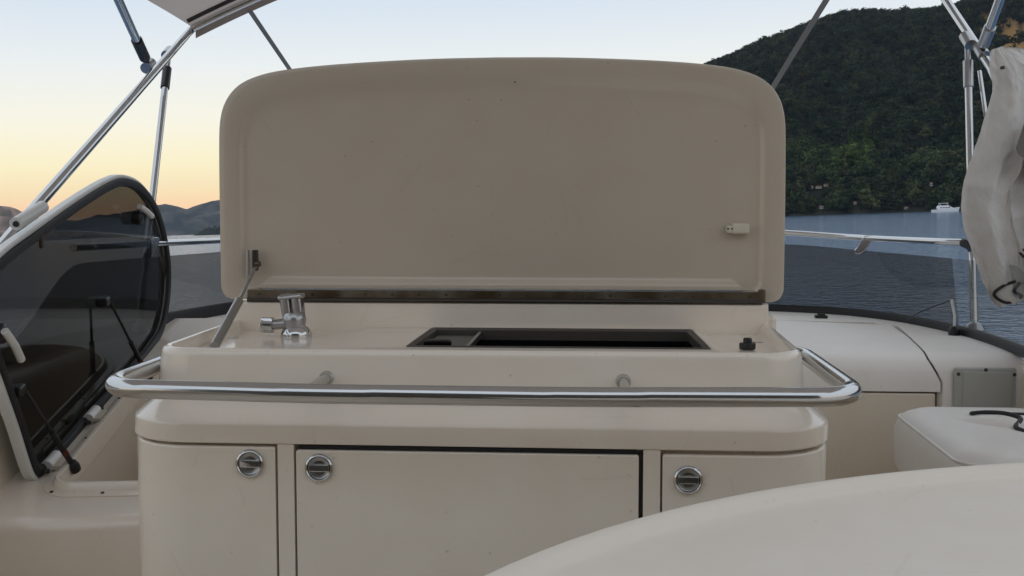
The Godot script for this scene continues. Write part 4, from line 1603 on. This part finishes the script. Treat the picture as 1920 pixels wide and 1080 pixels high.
# ---------------------------------------------------------------- canvas curtain on the starboard leg
func build_curtain() -> void:
	var t := thing("canvas_curtain", "bundled white canvas side curtain hung over the right bimini leg", "canvas curtain", Vector3(1.46, 0.938, -1.6))
	# y, left edge x, depth z, width: the cloth follows the leg down, then hangs free
	var cont := [[1.800, 1.606, -2.106, 0.06], [1.781, 1.582, -2.083, 0.17], [1.709, 1.554, -2.016, 0.26], [1.624, 1.539, -1.939, 0.28], [1.514, 1.476, -1.847, 0.33], [1.371, 1.383, -1.710, 0.38], [1.303, 1.348, -1.653, 0.36], [1.241, 1.334, -1.628, 0.30], [1.173, 1.336, -1.603, 0.26], [1.101, 1.358, -1.590, 0.20], [1.029, 1.384, -1.587, 0.14], [0.971, 1.410, -1.585, 0.08], [0.949, 1.426, -1.585, 0.05], [0.938, 1.440, -1.585, 0.03]]
	# two sheets of cloth, front and back, hang from the leg: the pleats overlap, the hem is short on the right and runs to a point on the left
	var wrinkle := FastNoiseLite.new()
	wrinkle.seed = 5
	wrinkle.frequency = 7.0
	wrinkle.fractal_octaves = 3
	var spot := func(u: float, s: float, side: float) -> Vector3:
		var hem := lerpf(0.938, 0.965, u / 0.28) if u < 0.28 else lerpf(0.965, 1.098, smoothstep(0.28, 0.34, u)) - 0.035 * smoothstep(0.5, 0.75, u) + 0.012 * sin(u * 31.0)
		var y := lerpf(1.800 - 0.05 * pow(absf(u - 0.4), 1.5), hem, s)
		var xl := 0.0
		var zc := 0.0
		var wd := 0.0
		for k in range(1, cont.size()):
			if y >= cont[k][0] - 1e-6 or k == cont.size() - 1:
				var q: float = clampf((cont[k - 1][0] - y) / (cont[k - 1][0] - cont[k][0]), 0.0, 1.0)
				xl = lerpf(cont[k - 1][1], cont[k][1], q)
				zc = lerpf(cont[k - 1][2], cont[k][2], q)
				wd = lerpf(cont[k - 1][3], cont[k][3], q)
				break
		if y < 1.30:
			wd = 1.70 - xl
		var gather := smoothstep(0.02, 0.30, s)
		var loose := smoothstep(0.16, 0.5, u)
		var ph := TAU * (u * (5.0 if side > 0.0 else 4.2) + 0.35 * sin(s * 2.6) + 0.15 * sin(s * 7.0 + u * 5.0)) + 1.0
		var fold := asin(0.97 * sin(ph)) * 0.64
		var x := xl - 0.010 + wd * u + 0.020 * gather * loose * cos(ph) * (0.4 + s)
		var z := zc + side * (0.004 + 0.045 * smoothstep(0.0, 0.12, s)) * smoothstep(-0.02, 0.22, u) + 0.036 * fold * gather * (0.18 + 0.82 * loose) * (0.5 + 0.5 * s)
		z += 0.012 * wrinkle.get_noise_2d(u * 0.5, s * 0.9) + 0.006 * wrinkle.get_noise_2d(u * 1.6 + 4.0, s * 2.1)
		return Vector3(x, y, z)
	var g: Geo
	for side in [1.0, -1.0]:
		var rings := []
		for j in 81:
			var ring := PackedVector3Array()
			for i in 121:
				ring.append(spot.call(i / 120.0, j / 80.0, side))
			rings.append(ring)
		g = Geo.new()
		g.loft(rings, false)
		part("cloth", g, M.curtain_cloth, t, 70.0, false)
	# darker flap folded over the front
	g = Geo.new()
	var fr := []
	for j in 14:
		var s := j / 13.0
		var y := lerpf(1.57, 1.32, s)
		var x0 := lerpf(1.56, 1.462, minf(s / 0.66, 1.0)) + 0.24 * maxf(s - 0.66, 0.0)
		var ring := PackedVector3Array()
		for face in 2:
			for i in 9:
				var q := i / 8.0
				if face == 1:
					q = 1.0 - q
				ring.append(Vector3(lerpf(x0, 1.70, q), y - 0.05 * q * (1.0 - s), lerpf(-1.72, -1.575, minf(s * 1.2, 1.0)) + 0.02 * sin(q * 5.0 + s * 2.0) + (0.0 if face == 0 else -0.004)))
		fr.append(ring)
	g.loft(fr)
	part("flap", g, M.taupe_cloth, t, 60.0)
	# dark bindings along the hem and round the pointed corner
	var hems := [[], []]
	for k in 26:
		hems[0].append(spot.call(0.30 + 0.028 * k * 0.98, 0.997, 1.0) + Vector3(0, 0, 0.004))
	for q in [Vector2(0.25, 0.93), Vector2(0.12, 0.935), Vector2(0.05, 0.96), Vector2(0.10, 0.992), Vector2(0.26, 0.985), Vector2(0.20, 0.96), Vector2(0.27, 0.94)]:
		hems[1].append(spot.call(q.x, q.y, 1.0) + Vector3(0, 0, 0.005))
	for b in hems:
		g = Geo.new()
		g.tube(v3(catmull(b, 4)), 0.0045, 8)
		part("binding", g, M.trim_dark, t)
	g = Geo.new()
	g.lathe(spot.call(0.12, 0.10, 1.0), Vector3(0, 0.2, 1), [[0.0, -0.004], [0.008, 0.0], [0.006, 0.006], [0.0, 0.007]], 12)
	part("snap_stud", g, M.screw_dark, t)

# ---------------------------------------------------------------- seat and table
func build_seat() -> void:
	var base := Vector3(1.2, 0.1, -1.0)
	var t := thing("bench_seat", "white vinyl bench cushion with a dark zip line beside the dash", "seat", base)
	# cushion: a soft slab whose top is dented along the zip
	var g := Geo.new()
	var rings := []
	var x0 := 0.965
	var x1 := 1.44
	var zf := -0.62
	var zr := -1.25
	var y0 := 0.52
	var y1 := 0.705
	for k in [[0.0, 0.03], [0.012, 0.012], [0.03, 0.002], [0.08, 0.0], [0.13, 0.0], [0.155, 0.008], [0.172, 0.022], [0.182, 0.042], [0.187, 0.075], [0.188, 0.11]]:
		var ring := ring_at(y0 + k[0], (x1 - x0) / 2 - k[1], (x1 - x0) / 2 - k[1] - 0.03, zf - k[1], zr + k[1], 0.07, 0.07, (x0 + x1) / 2 + 0.015, 7)
		rings.append(ring)
	g.loft(rings)
	part("cushion", g, M.white_vinyl, t, 60.0)
	g = Geo.new()
	g.tube(ring_at(y0 + 0.158, (x1 - x0) / 2 - 0.009, (x1 - x0) / 2 - 0.039, zf - 0.009, zr + 0.009, 0.07, 0.07, (x0 + x1) / 2 + 0.015, 7), 0.0042, 8, true)
	part("piping", g, M.white_vinyl, t, 60.0)
	g = Geo.new()
	g.loft([ring_at(0.1, 0.21, 0.20, -0.66, -1.22, 0.05, 0.05, 1.215, 6), ring_at(0.519, 0.215, 0.205, -0.645, -1.235, 0.05, 0.05, 1.215, 6)])
	part("seat_base", g, M.gelcoat, t, 50.0)
	# puckered fold of the cover at the zip
	g = Geo.new()
	rings = []
	for j in 12:
		var s := j / 11.0
		var ring := PackedVector3Array()
		for i in 11:
			var q := i / 10.0
			ring.append(Vector3(lerpf(1.07, 1.20, s) + 0.02 * q, 0.7 + 0.024 * sin(q * PI) * sin(minf(s * 1.25, 1.0) * PI * 0.5), lerpf(-1.09, -0.96, q) + 0.09 * s))
		rings.append(ring)
	g.loft(rings, true, true, true)
	part("cover_fold", g, M.white_vinyl, t, 60.0)
	g = Geo.new()
	g.tube(v3(catmull([Vector3(1.40, 0.7085, -1.07), Vector3(1.30, 0.7085, -1.075), Vector3(1.19, 0.7085, -1.08), Vector3(1.163, 0.712, -1.065), Vector3(1.185, 0.722, -1.03), Vector3(1.212, 0.728, -0.985), Vector3(1.232, 0.724, -0.945), Vector3(1.212, 0.716, -0.915), Vector3(1.200, 0.712, -0.89), Vector3(1.208, 0.709, -0.86)], 6)), 0.0055, 8)
	part("zip", g, M.trim_dark, t)

func build_table() -> void:
	var c := Vector3(1.15, 0.1, 1.05)
	var t := thing("oval_table", "white oval table with a raised rim in the near right foreground", "table", c)
	var g := Geo.new()
	var rings := []
	for p in [[0.02, 0.806], [0.004, 0.812], [0.0, 0.824], [0.0, 0.858], [0.003, 0.866], [0.009, 0.8695], [0.016, 0.8695], [0.022, 0.866], [0.027, 0.858], [0.034, 0.8525], [0.05, 0.8515]]:
		var ring := PackedVector3Array()
		for k in 128:
			var a := TAU * k / 128
			ring.append(Vector3(1.15 + (1.19 - p[0]) * cos(a), p[1], 1.05 + (0.97 - p[0]) * sin(a)))
		rings.append(ring)
	g.loft(rings)
	part("tabletop", g, M.table_white, t, 40.0)
	g = Geo.new()
	g.lathe(Vector3(1.15, 0.1, 1.05), Vector3.UP, [[0.22, 0.0], [0.22, 0.012], [0.06, 0.03], [0.045, 0.05], [0.045, 0.68], [0.12, 0.705]], 24)
	part("pedestal", g, M.stainless, t, 40.0)

func build_aft_light_block() -> void:  # unseen canvas wall and tube, added to cut aft sky light on the lid
	var t := thing("aft_light_block", "unseen taupe canvas screen added behind the camera to block light from aft", "canvas curtain", Vector3(0.05, 0.1, 2.3))
	var g := Geo.new()
	var rings := []
	for j in 13:
		var s := j / 12.0
		var ring := PackedVector3Array()
		for i in 61:
			var q := -1.0 + 2.0 * i / 60.0
			var x := 0.05 + q * 1.59
			ring.append(Vector3(x, lerpf(0.11 if absf(q) < 0.8 else 0.806, bimini_y(x, 2.27) - 0.01, s), 2.30 + 0.012 * sin(q * 24.0) * (1.0 - s)))
		rings.append(ring)
	g.loft(rings, false)
	part("curtain", g, M.taupe_cloth, t, 60.0, false)  # cloth of the added light block
	g = Geo.new()
	var block_arch := [Vector3(-1.54, 0.803, 2.32)]
	for i in 25:
		var x := 0.05 + (-1.0 + 2.0 * i / 24.0) * 1.59
		block_arch.append(Vector3(x, bimini_y(x, 2.3), 2.32))
	block_arch.append(Vector3(1.60, 0.803, 2.32))
	g.tube(v3(block_arch), 0.0165, 12)
	part("block_arch", g, M.stainless, t)  # tube added to carry that cloth
	for x in [-0.5, 0.6]:
		g = Geo.new()
		g.tube(v3([Vector3(x, 0.12, 2.285), Vector3(x, 2.2, 2.268)]), 0.006, 8)
		part("zip", g, M.trim_dark, t)

func build_deck_and_hull() -> void:
	var g := Geo.new()
	g.box(Vector3(0.06, 0.075, 0.85), Vector3(2.72, 0.05, 6.3), 0.002, Basis(), 1)
	var d := structure("flybridge_deck", g, M.gelcoat_aged, true)
	tag(d, "cream deck of the flybridge", "", "", "structure")
	# superstructure, foredeck and topsides below the flybridge
	g = Geo.new()
	var rings := []
	for p in [[0.045, 1.0, 1.0], [-0.4, 1.06, 1.12], [-1.1, 1.1, 1.3], [-1.2, 1.28, 2.2], [-2.0, 1.22, 2.1], [-3.6, 0.95, 1.9]]:
		var ring := PackedVector3Array()
		for q in [[-1.38, 4.0], [-1.42, 1.0], [-1.44, -1.2], [-1.40, -2.3], [-1.15, -2.85], [-0.6, -3.05], [0.05, -3.1], [0.7, -3.05], [1.2, -2.85], [1.47, -2.3], [1.5, -1.2], [1.47, 1.0], [1.43, 4.0]]:
			ring.append(Vector3(0.05 + (q[0] - 0.05) * p[1], p[0], q[1] if q[1] > 0 else q[1] * p[2]))
		rings.append(ring)
	g.loft(rings)
	var h := structure("hull", g, M.boat_white, true, 40.0)
	tag(h, "white hull and foredeck of the yacht under the flybridge", "", "", "structure")

func _ready() -> void:
	make_materials()
	set_view_and_light()
	build_land()
	build_deck_and_hull()
	build_moulding()
	build_windscreen()
	build_bimini()
	build_wet_bar()
	build_stair_hatch()
	build_seat()
	build_table()
	build_curtain()
	build_dash_bits()
	build_aft_light_block()
	build_far_things()
	for o in get_children():
		clear_base(o)

func clear_base(o: Node) -> void:
	if o.has_meta("base"):
		o.remove_meta("base")
	for c in o.get_children():
		clear_base(c)
